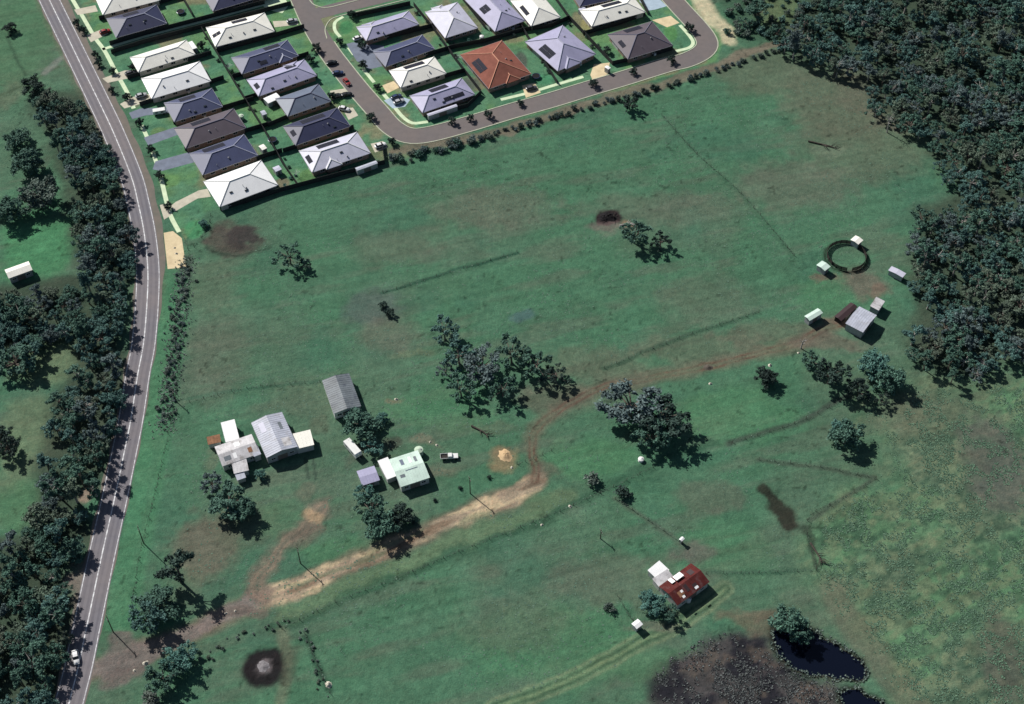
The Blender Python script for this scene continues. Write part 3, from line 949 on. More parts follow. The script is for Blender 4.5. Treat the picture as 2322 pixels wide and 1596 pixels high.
def house(c4, roof, label, wings=(), arrays=(), wall='brick', ridge='ridge_light', front='W', gable=False, eave=EAVE, pitch=PITCH, name='house'):
    cen, ang, hx, hy = local_frame(c4, eave)
    root = empty(name, (cen.x, cen.y, 0), ang)
    tag(root, label, 'house', 'hip-roofed estate houses')
    mb = MB()
    lines = hip(mb, hx, hy, eave, p=pitch, gable=gable)
    for side, t, w, proj in wings:
        lines += wing(mb, hx, hy, side, t, w, proj, eave, pitch)
    rf = mb.build('roof', M[roof], root)
    mb = MB()
    for a, b_ in lines:
        a, b_ = Vector(a), Vector(b_)
        mb.tube(a + Vector((0, 0, .02)), b_ + Vector((0, 0, .02)), .17, n=5)
    mb.build('ridge_cap', M[ridge], rf)
    mb = MB()
    o = .55
    mb.box(-hx + o, hx - o, -hy + o, hy - o, 0, eave - .2)
    for side, t, w, proj in wings:
        sx, sy = SIDES[side]
        if side in 'NS':
            y0, y1 = sorted((sy * (hy - o - .3), sy * (hy + proj - o)))
            mb.box(t - w + o, t + w - o, y0, y1, 0, eave - .2)
        else:
            x0, x1 = sorted((sx * (hx - o - .3), sx * (hx + proj - o)))
            mb.box(x0, x1, t - w + o, t + w - o, 0, eave - .2)
    mb.build('wall', M[wall], root)
    mb = MB()
    for x0, x1, y0, y1 in ((-hx - .1, hx + .1, -hy - .1, -hy - .003), (-hx - .1, hx + .1, hy + .003, hy + .1), (-hx - .1, -hx - .003, -hy, hy), (hx + .003, hx + .1, -hy, hy)):
        mb.box(x0, x1, y0, y1, eave - .16, eave - .03)
    mb.build('gutter', M['gutter'], rf)
    wx_, wy_ = hx - o, hy - o
    for k in range(4):
        opening(root, wx_, wy_, 'S', (k - 1.5) * wx_ * .45, 1.6, 1.1, 1.0, 'window', M['glass'], M['white_paint'])
    back = 'W' if front == 'E' else 'E'
    opening(root, wx_, wy_, back, wy_ * .3, 2.2, 2.0, .05, 'glass_door', M['glass'], M['white_paint'])
    opening(root, wx_, wy_, back, -wy_ * .45, 1.4, 1.1, 1.0, 'window', M['glass'], M['white_paint'])
    if not any(w_[0] == front for w_ in wings):
        opening(root, wx_, wy_, front, -wy_ * .4, 4.6 if wy_ > 4 else 2.6, 2.1, .02, 'garage_door', M['garage'])
        opening(root, wx_, wy_, front, wy_ * .55, 1.0, 2.05, .02, 'door', M['door'])
    for q in arrays:
        solar(root, hx, hy, *q, z0=eave, p=pitch)
    rd = random.Random(int(abs(cen.x * 7 + cen.y * 13)))
    half = min(hx, hy)
    for k in range(rd.randint(2, 4)):
        t_, f_ = rd.uniform(-.5, .5), rd.uniform(.35, .8)
        x_, y_ = (t_ * hx, -f_ * hy) if hx >= hy else (f_ * hx, t_ * hy)
        z_ = eave + (half - (abs(y_) if hx >= hy else abs(x_))) * pitch
        mb = MB()
        if k == 0:
            mb.tube((x_, y_, z_ - .1), (x_, y_, z_ + .3), .26, n=8)
            mb.tube((x_, y_, z_ + .3), (x_, y_, z_ + .5), .34, .12, n=8)
            mb.build('roof_vent', M['rail'], rf)
        elif k == 1:
            mb.tube((x_, y_, z_ - .1), (x_, y_, z_ + .6), .09, n=6)
            mb.build('flue_pipe', M['gutter'], rf)
        else:
            mb.box(x_ - .55, x_ + .55, y_ - .35, y_ + .35, z_ - .15, z_ + .12)
            mb.build('skylight', M['glass'], rf)
    mb = MB()
    s_ = rd.choice((-1, 1))
    mb.box(wx_ * .2, wx_ * .2 + .9, s_ * (wy_ + .2) - .18, s_ * (wy_ + .2) + .18, 0.02, .75)
    mb.build('air_conditioner', M['white_paint'], root)
    return root


house([(215, -15), (345, -48), (358, 2), (230, 35)], 'roof_cream', 'cream hip-roofed house cut by the top edge nearest the main road', ridge='ridge_white', wall='render_wall')
house([(237, 44), (350, 12), (383, 52), (268, 84)], 'roof_navy', 'navy-roofed house just above the fenced walkway by the main road', arrays=[('N', 1, .7, 6, 2)])
house([(290, 129), (422, 93), (443, 121), (318, 165)], 'roof_cream', 'narrow off-white roofed house just below the fenced walkway', ridge='ridge_white', wall='render_wall')
house([(316, 178), (453, 140), (478, 183), (348, 224)], 'roof_white', 'bright white-roofed house above the slate-blue house by the main road', ridge='ridge_white', wall='render_wall')
house([(374, 232), (478, 202), (507, 240), (393, 278)], 'roof_slate', 'slate-blue roofed house with a white van on its driveway', arrays=[('N', 1, .7, 6, 2)])
house([(398, 290), (527, 246), (560, 290), (418, 337)], 'roof_plum', 'plum-brown roofed house between the slate-blue and grey-blue ones', arrays=[('N', 2, .7, 7, 2)], ridge='ridge_dark')
house([(432, 347), (553, 305), (585, 352), (457, 398)], 'roof_slate', 'grey-blue roofed house next above the big white corner house', arrays=[('N', 2, .7, 8, 2)], ridge='ridge_light')
house([(464, 410), (595, 363), (627, 420), (495, 471)], 'roof_white', 'big white-roofed corner house beside the open paddock', ridge='ridge_white', wall='render_wall')
house([(455, -26), (590, -62), (620, -17), (480, 28)], 'roof_navy', 'navy-roofed house cut by the top edge left of the estate street', front='E', arrays=[])
house([(468, 63), (600, 28), (622, 72), (487, 106)], 'roof_cream', 'cream-roofed house with dark solar strips below the walkway', front='E', arrays=[('N', -1, .7, 6, 2), ('W', 0.4, .8, 2, 2)], ridge='ridge_white', wall='render_wall')
house([(525, 132), (650, 90), (678, 127), (548, 167)], 'roof_slate', 'violet-grey roofed house with solar panels and a short front wing', front='E', wings=[('S', 6.0, 2.6, .8)], arrays=[('N', -4, .7, 6, 2), ('S', -2, 1.0, 3, 1)], ridge='ridge_light')
house([(562, 180), (690, 134), (718, 172), (583, 219)], 'roof_lilac', 'pale lilac-roofed house with two solar patches in the inner row', front='E', arrays=[('N', -5, .7, 4, 2), ('W', .5, .8, 3, 1)], wings=[('N', 6.0, 2.8, .6)])
house([(632, 222), (722, 190), (750, 230), (645, 266)], 'roof_greyblue', 'plain grey-blue pyramid-roofed house with a white patio', front='E', ridge='ridge_dark')
house([(640, 287), (762, 245), (797, 285), (672, 329)], 'roof_navy', 'dark navy-roofed house with a black solar strip in the inner row', front='E', arrays=[('N', 0, .7, 9, 2), ('W', 0, .8, 3, 1)], ridge='ridge_dark')
house([(677, 342), (807, 300), (842, 346), (708, 391)], 'roof_pale', 'pale grey-roofed house with solar strips beside the lower paddock fence', front='E', arrays=[('N', 1, .7, 8, 2), ('W', 0, .6, 4, 1)], wings=[('S', -3.0, 3.0, .9)], ridge='ridge_white')
house([(803, 61), (928, 26), (948, 54), (835, 93)], 'roof_lilac', 'lilac-roofed house behind the curved corner lawn', wings=[('N', -6, 2.6, .3)], ridge='ridge_white')
house([(847, 119), (955, 79), (988, 111), (873, 151)], 'roof_slate', 'slate-blue roofed house behind the wide grey driveway', ridge='ridge_light')
house([(882, 160), (983, 129), (1013, 166), (908, 199)], 'roof_cream', 'cream-white roofed house with grey solar strip facing the estate street', arrays=[('N', 0, .7, 8, 2)], ridge='ridge_white', wall='render_wall')
house([(932, 217), (1043, 177), (1080, 214), (954, 256)], 'roof_lilac', 'lilac-roofed corner house at the lower street bend with two dark solar bands', arrays=[('N', 0, .7, 7, 2), ('S', 3, 1.1, 8, 1)], ridge='ridge_light')
house([(962, 28), (1032, 6), (1088, 62), (1010, 86)], 'roof_pale', 'very pale square-roofed house above the terracotta roof', ridge='ridge_white', wings=[('N', -1.5, 2.4, 1.2)])
house([(1060, -5), (1128, -26), (1182, 48), (1115, 76)], 'roof_lilac', 'lilac-roofed house with a small solar square at the top', arrays=[('W', -1, 1.5, 4, 2)], ridge='ridge_light')
house([(1043, 122), (1140, 93), (1202, 166), (1108, 204)], 'roof_terracotta', 'terracotta-roofed house with solar panels', arrays=[('W', -1.0, 1.2, 7, 2)], ridge='ridge_red', wings=[('S', 1.0, 3.0, .6)])
house([(1162, 0), (1228, -22), (1264, 42), (1198, 60)], 'roof_cream', 'cream-roofed house with a brown solar strip at the top edge', arrays=[('W', 0, 1.0, 6, 1)], ridge='ridge_white', wall='render_wall')
house([(1192, 94), (1274, 58), (1352, 122), (1262, 162)], 'roof_lilac', 'big lilac-roofed house with a large solar block and a front gable', arrays=[('W', 0, 1.2, 7, 2)], wings=[('S', -2.0, 3.6, .9)], ridge='ridge_light')
house([(1310, 27), (1435, -11), (1462, 30), (1345, 57)], 'roof_cream', 'white-roofed house with a solar strip above the dark corner house', arrays=[('N', -1, .7, 8, 2)], ridge='ridge_white', wall='render_wall')
house([(1374, 80), (1470, 50), (1533, 101), (1427, 132)], 'roof_plum', 'dark plum-roofed corner house inside the right street bend', arrays=[('N', 0, .7, 7, 2), ('W', 0, 1.0, 4, 1)], ridge='ridge_dark')
house([(1290, -34), (1362, -56), (1380, 4), (1306, 14)], 'roof_navy', 'navy-roofed house just touching the top edge', ridge='ridge_dark')


# ------------------------------------------------------------------ farm buildings
def gable_roof(mb, hx, hy, z0, rise, along='x', cx=0, cy=0, th=.08, skill=0.0):
    """double-pitch sheet roof; skill > 0 makes one single slope (skillion) rising to +side"""
    if along == 'x':
        a = [(-hx, -hy, z0), (hx, -hy, z0), (hx, 0, z0 + rise), (-hx, 0, z0 + rise), (hx, hy, z0), (-hx, hy, z0)]
    else:
        a = [(-hx, hy, z0), (-hx, -hy, z0), (0, -hy, z0 + rise), (0, hy, z0 + rise), (hx, -hy, z0), (hx, hy, z0)]
    top = [(x + cx, y + cy, z) for x, y, z in a]
    bot = [(x + cx, y + cy, z - th) for x, y, z in a]
    mb.add(top + bot, [(0, 1, 2, 3), (3, 2, 4, 5), (9, 8, 7, 6), (11, 10, 8, 9), (0, 6, 7, 1), (4, 10, 11, 5), (1, 7, 8, 2), (2, 8, 10, 4), (0, 3, 9, 6), (3, 5, 11, 9)])


def sheets(parent, hx, hy, z0, z1, mat, along='x', pitch_w=.76):
    """standing ribs between roof sheets on one slope from z0 (eave, -y) to z1"""
    mb = MB()
    n = int(2 * hx / pitch_w)
    for k in range(n + 1):
        x = -hx + 2 * hx * k / n
        mb.tube((x, -hy, z0 + .02), (x, 0, z1 + .02), .03, n=4)
        mb.tube((x, hy, z0 + .02), (x, 0, z1 + .02), .03, n=4)
    if along == 'y':
        mb.v = [(-y, x, z) for x, y, z in mb.v]
    return mb.build('sheet_rib', mat, parent)


SHED = {}


def patches(root, items):
    """odd roofing sheets screwed over the slopes: fractions across and along, half sizes, material"""
    hx, hy, eave, rise, along = SHED[root.name]
    for fx_, fy_, a_, b_, mt in items:
        x, y = fx_ * hx, fy_ * hy
        mb = MB()
        for sx, sy in ((-1, -1), (1, -1), (1, 1), (-1, 1)):
            px, py = x + sx * a_, y + sy * b_
            h = hy if along == 'x' else hx
            q = abs(py) if along == 'x' else abs(px)
            mb.v.append((px, py, eave + rise * (1 - q / h) + .045))
        mb.v += [(px, py, z - .02) for px, py, z in mb.v]
        mb.f = [(0, 1, 2, 3), (7, 6, 5, 4), (0, 4, 5, 1), (1, 5, 6, 2), (2, 6, 7, 3), (3, 7, 4, 0)]
        mb.build('patch_sheet', M[mt], root)


def shed(c4, roof, label, cat, name, eave=2.6, rise=.7, wall='tin_wall', along='x', over=.25, door='S', windows=2, rib='rail', group=None):
    cen, ang, hx, hy = local_frame(c4, eave)
    root = empty(name, (cen.x, cen.y, 0), ang)
    SHED[root.name] = (hx, hy, eave, rise, along)
    tag(root, label, cat, group)
    mb = MB()
    gable_roof(mb, hx, hy, eave, rise, along)
    rf = mb.build('roof', M[roof], root)
    if min(hx, hy) > 1.5:
        sheets(rf, hx if along == 'x' else hy, hy if along == 'x' else hx, eave, eave + rise, M[roof], along)
    wxh, wyh = hx - over, hy - over
    mb = MB()
    mb.box(-wxh, wxh, -wyh, wyh, 0, eave - .1)
    # gable triangles
    if along == 'x':
        for s in (-1, 1):
            mb.add([(s * wxh, -wyh, eave - .1), (s * wxh, wyh, eave - .1), (s * wxh, 0, eave - .1 + rise * .9)], [(0, 1, 2) if s > 0 else (2, 1, 0)])
    else:
        for s in (-1, 1):
            mb.add([(-wxh, s * wyh, eave - .1), (wxh, s * wyh, eave - .1), (0, s * wyh, eave - .1 + rise * .9)], [(0, 1, 2) if s < 0 else (2, 1, 0)])
    mb.build('wall', M[wall], root)
    dw = min(3.0, (wxh if door in 'NS' else wyh) * .7)
    opening(root, wxh, wyh, door, 0, max(.7, dw), min(2.1, eave - .5), .02, 'door', M['door'])
    for k in range(windows):
        opening(root, wxh, wyh, 'S', (-.62 if k == 0 else .62) * wxh, min(1.2, wxh * .3), .8, 1.1, 'window', M['glass'], M['white_paint'])
    return root


def add_lean(root, c4, z, roof, wall, name='lean_to', rise=.25):
    """lower roofed addition belonging to the same building"""
    cen, ang, hx, hy = local_frame(c4, z)
    h = empty('tmp', (cen.x, cen.y, 0), ang)
    rel = root.matrix_basis.inverted() @ h.matrix_basis
    bpy.data.objects.remove(h)
    mb = MB()
    mb.add([(-hx, -hy, z), (hx, -hy, z), (hx, hy, z + rise), (-hx, hy, z + rise), (-hx, -hy, z - .1), (hx, -hy, z - .1), (hx, hy, z + rise - .1), (-hx, hy, z + rise - .1)],
           [(0, 1, 2, 3), (7, 6, 5, 4), (0, 4, 5, 1), (1, 5, 6, 2), (2, 6, 7, 3), (3, 7, 4, 0)])
    n = max(2, int(2 * hx / .9))
    for k in range(n + 1):
        x = -hx + 2 * hx * k / n
        mb.tube((x, -hy, z + .02), (x, hy, z + rise + .02), .03, n=4)
    mb.v = [tuple(rel @ Vector(p_)) for p_ in mb.v]
    rf = mb.build(name + '_roof', M[roof], root)
    mb = MB()
    mb.box(-hx + .2, hx - .2, -hy + .2, hy - .2, 0, z - .12)
    mb.v = [tuple(rel @ Vector(p_)) for p_ in mb.v]
    mb.build(name + '_wall', M[wall], root)
    return rf


r = shed([(580, 951), (646, 935), (668, 1011), (593, 1046)], 'roof_tin', 'large pale grey iron-roofed farm shed with a cream lean-to', 'shed', 'farm_shed', eave=3.4, rise=1.0, along='y', windows=2)
patches(r, [(.5, -.6, 1.2, 1.6, 'roof_patchy'), (-.5, .5, .8, 1.9, 'roof_pale'), (.55, .3, .45, 1.4, 'roof_oldtin')])
add_lean(r, [(663, 984), (704, 975), (711, 1008), (673, 1018)], 2.7, 'roof_cream', 'board_wall')
r = shed([(488, 1018), (570, 978), (588, 1034), (502, 1052)], 'roof_patchy', 'patchy white-roofed old farmhouse beside the large grey shed', 'house', 'farmhouse', eave=2.8, rise=.8, wall='board_wall')
patches(r, [(-.6, -.5, 1.0, .7, 'roof_oldtin'), (.1, .45, .8, .9, 'roof_white'), (.62, -.45, .6, .8, 'rusty'), (-.2, -.5, .5, .9, 'roof_white')])
add_lean(r, [(501, 958), (533, 952), (541, 994), (511, 1004)], 2.6, 'roof_white', 'board_wall')
add_lean(r, [(468, 992), (498, 985), (501, 1002), (472, 1008)], 2.2, 'rusty', 'board_wall', 'porch')
add_lean(r, [(522, 1044), (558, 1036), (563, 1066), (532, 1074)], 2.5, 'roof_patchy', 'board_wall', 'back_room')
add_lean(r, [(530, 1070), (552, 1064), (556, 1082), (538, 1090)], 2.1, 'roof_tin', 'board_wall', 'wash_house')
add_lean(r, [(566, 1010), (582, 1004), (590, 1030), (574, 1036)], 2.9, 'roof_tin', 'board_wall', 'breezeway')
shed([(729, 862), (792, 847), (818, 920), (757, 939)], 'roof_oldtin', 'dark weathered grey iron shed at the top of the farmyard', 'shed', 'farm_shed', eave=2.9, rise=.8, along='y', wall='white_paint')
r = shed([(884, 1036), (947, 1025), (974, 1078), (905, 1110)], 'roof_mint', 'mint-white iron-roofed cottage in the middle of the farmyard', 'house', 'cottage', eave=2.9, rise=.7, wall='board_wall')
patches(r, [(-.3, .5, .5, 1.1, 'roof_greyblue'), (.25, .5, .4, 1.2, 'roof_white'), (.6, .45, .4, 1.0, 'roof_oldtin'), (-.6, -.4, .7, .5, 'roof_oldtin'), (.1, -.15, 1.8, .12, 'roof_greyblue')])
add_lean(r, [(857, 1043), (882, 1038), (897, 1077), (876, 1090)], 2.4, 'roof_white', 'board_wall')
shed([(808, 1068), (847, 1056), (862, 1088), (821, 1101)], 'roof_lilac', 'small mauve-grey roofed shed beside the mint cottage', 'shed', 'small_shed', eave=2.3, rise=.35, windows=0)
r = shed([(1492, 1328), (1562, 1282), (1612, 1314), (1537, 1374)], 'roof_red', 'derelict red rusty-roofed farmhouse in the lower paddock', 'house', 'farmhouse', eave=2.8, rise=1.2, wall='board_wall')
add_lean(r, [(1468, 1292), (1495, 1272), (1516, 1292), (1490, 1316)], 2.5, 'roof_white', 'board_wall')
add_lean(r, [(1478, 1312), (1512, 1292), (1528, 1308), (1494, 1332)], 2.4, 'roof_patchy', 'board_wall', 'porch')
patches(r, [(-.5, -.5, .9, .8, 'rusty'), (.3, -.6, .7, .6, 'roof_dark'), (.6, .4, .8, .9, 'roof_dark'), (-.1, -.4, .5, 1.0, 'roof_dark')])
# loose white sheets patching the red roof, lying on its slopes
for k, (u, v, hw, hl, z, tilt) in enumerate(((1537, 1306, 1.3, .9, 3.55, .25), (1522, 1316, .6, .9, 3.2, .25), (1579, 1331, .55, .35, 3.6, -.25), (1550, 1352, .4, .35, 3.3, -.25), (1545, 1340, .35, .35, 3.6, -.25))):
    p = P(u, v, z + .5)
    mb = MB()
    mb.box(-hw, hw, -hl, hl, -.03, .03)
    for j in range(5):
        mb.tube((-hw + hw * j / 2, -hl, .03), (-hw + hw * j / 2, hl, .03), .03, n=4)
    o = mb.build('patch_sheet', M['roof_white'], r)
    o.matrix_local = r.matrix_basis.inverted() @ (Matrix.Translation((p.x, p.y, z + .45)) @ Matrix.Rotation(r.rotation_euler.z, 4, 'Z') @ Matrix.Rotation(-tilt, 4, 'X'))
r = shed([(1916, 731), (1948, 696), (1987, 713), (1956, 756)], 'roof_tin', 'pale lilac-grey barn at the end of the dirt track', 'barn', 'barn', eave=3.2, rise=.6, along='y', windows=0)
add_lean(r, [(1972, 694), (1986, 674), (2006, 683), (1991, 705)], 2.6, 'roof_patchy', 'tin_wall')
shed([(1891, 718), (1926, 686), (1946, 695), (1906, 727)], 'roof_dark', 'low dark-brown roofed stable beside the barn', 'stable', 'stable', eave=2.0, rise=.3, wall='darktimber', windows=0)
shed([(1822, 717), (1853, 699), (1866, 709), (1836, 727)], 'roof_mint', 'small pale mint shed left of the barn', 'shed', 'small_shed', eave=2.6, rise=.3, windows=0)
shed([(2012, 612), (2022, 604), (2053, 619), (2047, 630)], 'roof_pale', 'narrow pale shed at the forest edge by the round yard', 'shed', 'small_shed', eave=2.2, rise=.2, windows=0)
shed([(1850, 600), (1864, 591), (1882, 604), (1870, 615)], 'roof_mint', 'white shelter on the lower left side of the round yard', 'shelter', 'shelter', eave=2.4, rise=.3, windows=0)
shed([(1928, 543), (1940, 533), (1956, 545), (1945, 555)], 'roof_cream', 'cream shelter on the upper right side of the round yard', 'shelter', 'shelter', eave=2.4, rise=.3, windows=0)
shed([(10, 611), (67, 592), (71, 612), (20, 632)], 'roof_cream', 'pale roofed building at the left edge beside bright green grass', 'shed', 'farm_shed', eave=2.8, rise=.6)
shed([(1431, 1413), (1445, 1404), (1458, 1414), (1443, 1427)], 'roof_white', 'tiny white square hut left of the red farmhouse', 'hut', 'hut', eave=2.2, rise=.25, windows=0)
shed([(1539, 1222), (1546, 1216), (1552, 1221), (1545, 1228)], 'roof_white', 'tiny white pump hut above the red farmhouse', 'hut', 'hut', eave=2.0, rise=.2, windows=0)
# backyard structures of the estate
for c4, rm, lb in (([(598, 222), (628, 210), (634, 222), (606, 236)], 'roof_white', 'white patio roof behind the grey-blue pyramid roof'),
                   ([(424, 96), (436, 93), (446, 108), (432, 114)], 'roof_white', 'white patio roof behind the narrow off-white roofed house'),
                   ([(1100, 45), (1112, 42), (1122, 56), (1108, 60)], 'roof_cream', 'small cream backyard shed between the two upper pale roofs'),
                   ([(1370, 152), (1376, 148), (1384, 154), (1378, 158)], 'roof_white', 'small white shed beside the cream driveway'),
                   ([(1312, 20), (1322, 14), (1330, 22), (1318, 28)], 'roof_pale', 'small pale shed in the yard left of the white roof at the top'),
                   ([(618, 380), (632, 374), (638, 384), (624, 390)], 'roof_pale', 'small grey backyard shed behind the big white corner house'),
                   ([(588, 330), (598, 326), (604, 336), (592, 342)], 'roof_cream', 'small cream garden shed behind the grey-blue roofed house'),
                   ([(590, 252), (600, 249), (604, 258), (594, 262)], 'roof_tin', 'small tin garden shed behind the plum-roofed house'),
                   ([(806, 380), (852, 364), (856, 370), (808, 388)], 'roof_tin', 'long pale shade roof along the lower estate fence'),
                   ([(968, 258), (1034, 236), (1037, 241), (970, 264)], 'roof_pale', 'long thin pale pergola beside the lower street corner house')):
    shed(c4, rm, lb, 'shed', 'garden_shed', eave=2.2, rise=.15, windows=0, over=.1)


# ------------------------------------------------------------------ fences of the estate
def sheet_fence(pts, label, h=1.95):
    pp = PL(pts)
    root = empty('fence', pp[0])
    tag(root, label, 'fence', 'dark sheet fences between the lots')
    o0 = pp[0]
    for a, b_ in zip(pp[:-1], pp[1:]):
        L = (b_ - a).length
        n = max(1, round(L / 4.8))
        d = (b_ - a) / n
        u = d.normalized()
        for k in range(n):
            c = a + d * (k + .5) - o0
            hl = d.length / 2 - .06
            mb = MB()
            mb.obox((c.x, c.y), (u.x, u.y), hl, .02, .05, h)
            mb.obox((c.x, c.y), (u.x, u.y), hl, .045, h, h + .05)
            mb.obox((c.x, c.y), (u.x, u.y), hl, .04, .02, .05)
            for j in range(6):
                cc = c + u * ((j - 2.5) * hl / 3)
                mb.obox((cc.x, cc.y), (u.x, u.y), .12, .035, .051, h - .01)
            mb.build('panel', M['fence'], root)
        for k in range(n + 1):
            c = a + d * k - o0
            mb = MB()
            mb.obox((c.x, c.y), (u.x, u.y), .05, .055, 0, h + .09)
            mb.build('post', M['fence'], root)


for pts, lb in (
        ([(250, 103), (330, 80), (460, 46), (600, 9)], 'upper fence of the narrow walkway'),
        ([(253, 122), (330, 98), (460, 64), (660, 12)], 'lower fence of the narrow walkway'),
        ([(226, 46), (352, 12), (410, -4)], 'fence between the two topmost houses by the main road'),
        ([(410, -8), (437, 38)], 'short rear fence above the walkway'),
        ([(458, 70), (490, 120), (545, 212), (600, 300), (640, 372), (676, 424)], 'long rear fence between the two rows of western houses'),
        ([(290, 180), (480, 124)], 'fence between the two white-roofed houses'),
        ([(492, 120), (630, 82), (690, 64)], 'fence below the cream house with solar strips'),
        ([(318, 241), (508, 180)], 'fence below the bright white-roofed house'),
        ([(528, 178), (560, 168), (700, 126)], 'fence between the violet-grey and lilac roofs'),
        ([(394, 282), (575, 228)], 'fence below the slate-blue roofed house'),
        ([(555, 228), (720, 176)], 'fence below the pale lilac roof'),
        ([(420, 342), (610, 285)], 'fence below the plum-roofed house'),
        ([(608, 288), (650, 270), (752, 236)], 'fence below the grey-blue pyramid roof'),
        ([(460, 402), (640, 345)], 'fence above the big white corner house'),
        ([(642, 346), (680, 334), (802, 292)], 'fence below the dark navy roof of the inner row'),
        ([(500, 478), (640, 434), (760, 402), (872, 372)], 'long southern fence of the estate along the paddock'),
        ([(866, 330), (872, 372)], 'short fence end by the lower street bend'),
        ([(800, 40), (930, 12)], 'fence behind the curved corner lawn'),
        ([(938, 14), (985, 72), (1030, 135), (1090, 212)], 'rear fence between the estate street houses and the terracotta house'),
        ([(840, 98), (990, 60)], 'fence below the lilac roof of the corner lawn'),
        ([(874, 156), (1022, 112)], 'fence below the slate-blue roof with wide driveway'),
        ([(912, 204), (1052, 164)], 'fence below the cream-white roof facing the estate street'),
        ([(1020, 112), (1100, 96), (1186, 72)], 'fence above the terracotta roof'),
        ([(1040, -10), (1100, 66)], 'fence left of the topmost lilac roof'),
        ([(1150, 10), (1186, 72), (1262, 190)], 'fence between the terracotta and big lilac roofs'),
        ([(1186, 72), (1250, 62), (1290, 44)], 'fence above the big lilac roof'),
        ([(1250, -12), (1290, 44), (1388, 148)], 'fence between the big lilac roof and the dark corner house'),
        ([(1322, 80), (1400, 58), (1462, 36)], 'fence above the dark corner house'),
        ([(1388, 148), (1460, 132), (1524, 114)], 'street fence below the dark corner house'),
        ([(1440, -20), (1468, 34)], 'short fence right of the white roof at the top'),
        ([(980, 264), (1060, 244), (1090, 214)], 'street fence below the lower lilac corner house')):
    sheet_fence(pts, lb)


# ------------------------------------------------------------------ wire fences
def wire_fence(pts, label, step=4.0, h=1.2, rails=3, r=.07):
    ln = spline(PL(pts), step)
    o0 = ln[0]
    root = empty('wire_fence', (o0.x, o0.y, 0))
    tag(root, label, 'fence', 'post and wire paddock fences')
    me_ = None
    for p_ in ln:
        if me_ is None:
            mb = MB()
            mb.tube((0, 0, -.1), (0, 0, h), r, r * .85, n=6)
            o = mb.build('post', M['timber'], root)
            me_ = o.data
        else:
            o = link(bpy.data.objects.new('post', me_), root)
        o.location = (p_.x - o0.x, p_.y - o0.y, 0)
        o.rotation_euler = (random.uniform(-.04, .04), random.uniform(-.04, .04), random.random() * 3)
    mb = MB()
    for a, b_ in zip(ln[:-1], ln[1:]):
        for k in range(rails):
            z = h * (k + .6) / (rails + .2)
            mb.tube((a.x - o0.x, a.y - o0.y, z), (b_.x - o0.x, b_.y - o0.y, z), .012, n=3, cap=False)
    mb.build('wire', M['wire'], root)


FENCES = [
    ([(420, 545), (430, 590), (424, 680), (408, 790), (398, 900), (382, 985), (360, 1080), (338, 1175), (322, 1235), (308, 1310), (296, 1400)], 'long roadside fence beside the main road'),
    ([(868, 664), (1020, 618), (1172, 572)], 'straight fence crossing the middle of the big paddock'),
    ([(1370, 835), (1480, 790), (1600, 745), (1720, 708)], 'fence running up towards the barn above the track'),
    ([(1500, 262), (1580, 350), (1680, 440), (1800, 580)], 'fence running down to the round yard from the lower street'),
    ([(640, 1425), (760, 1365), (900, 1310), (1040, 1250), (1180, 1195), (1330, 1132), (1480, 1060)], 'long fence below the dirt road'),
    ([(690, 1435), (720, 1510), (748, 1572)], 'short fence dropping to the bottom edge beside the burnt patch'),
    ([(1660, 1003), (1800, 960), (1930, 898)], 'fence rising to the clump of trees on the right'),
    ([(1720, 1042), (1860, 1058), (1985, 1085)], 'fence reaching a corner at the marsh edge'),
    ([(1985, 1085), (1910, 1130), (1830, 1180), (1850, 1290)], 'fence from the marsh corner down to the hollow'),
    ([(1395, 1132), (1470, 1180), (1540, 1228)], 'fence leading to the tiny white pump hut'),
    ([(1600, 1300), (1720, 1298), (1850, 1293)], 'fence right of the red farmhouse'),
    ([(1400, 1352), (1428, 1400), (1440, 1412)], 'short fence left of the red farmhouse'),
    ([(1172, 1052), (1210, 1040), (1250, 1022)], 'short dark fence across the bend of the track'),
    ([(430, 912), (560, 880), (725, 866)], 'fence from the roadside to the dark weathered shed'),
    ([(478, 488), (470, 520), (440, 560)], 'short fence below the big white corner house'),
]
for pts, lb in FENCES:
    wire_fence(pts, lb)

# round yard
root = empty('round_yard', (RING_C.x, RING_C.y, 0))
tag(root, 'round dark timber horse yard with a grassy floor', 'yard')
NP = 22
for k in range(NP):
    a0, a1 = 2 * math.pi * k / NP, 2 * math.pi * (k + 1) / NP
    p0, p1 = Vector((math.cos(a0), math.sin(a0), 0)) * RING_R, Vector((math.cos(a1), math.sin(a1), 0)) * RING_R
    mb = MB()
    mb.tube(p0, p0 + Vector((0, 0, 1.7)), .09, n=6)
    mb.build('post', M['darktimber'], root)
    if k == 16:
        continue
    for j in range(4):
        mb = MB()
        c = (p0 + p1) / 2
        u = (p1 - p0).normalized()
        mb.obox((c.x, c.y), (u.x, u.y), (p1 - p0).length / 2 - .02, .025, .15 + j * .38, .44 + j * .38)
        mb.build('rail', M['darktimber'], root)

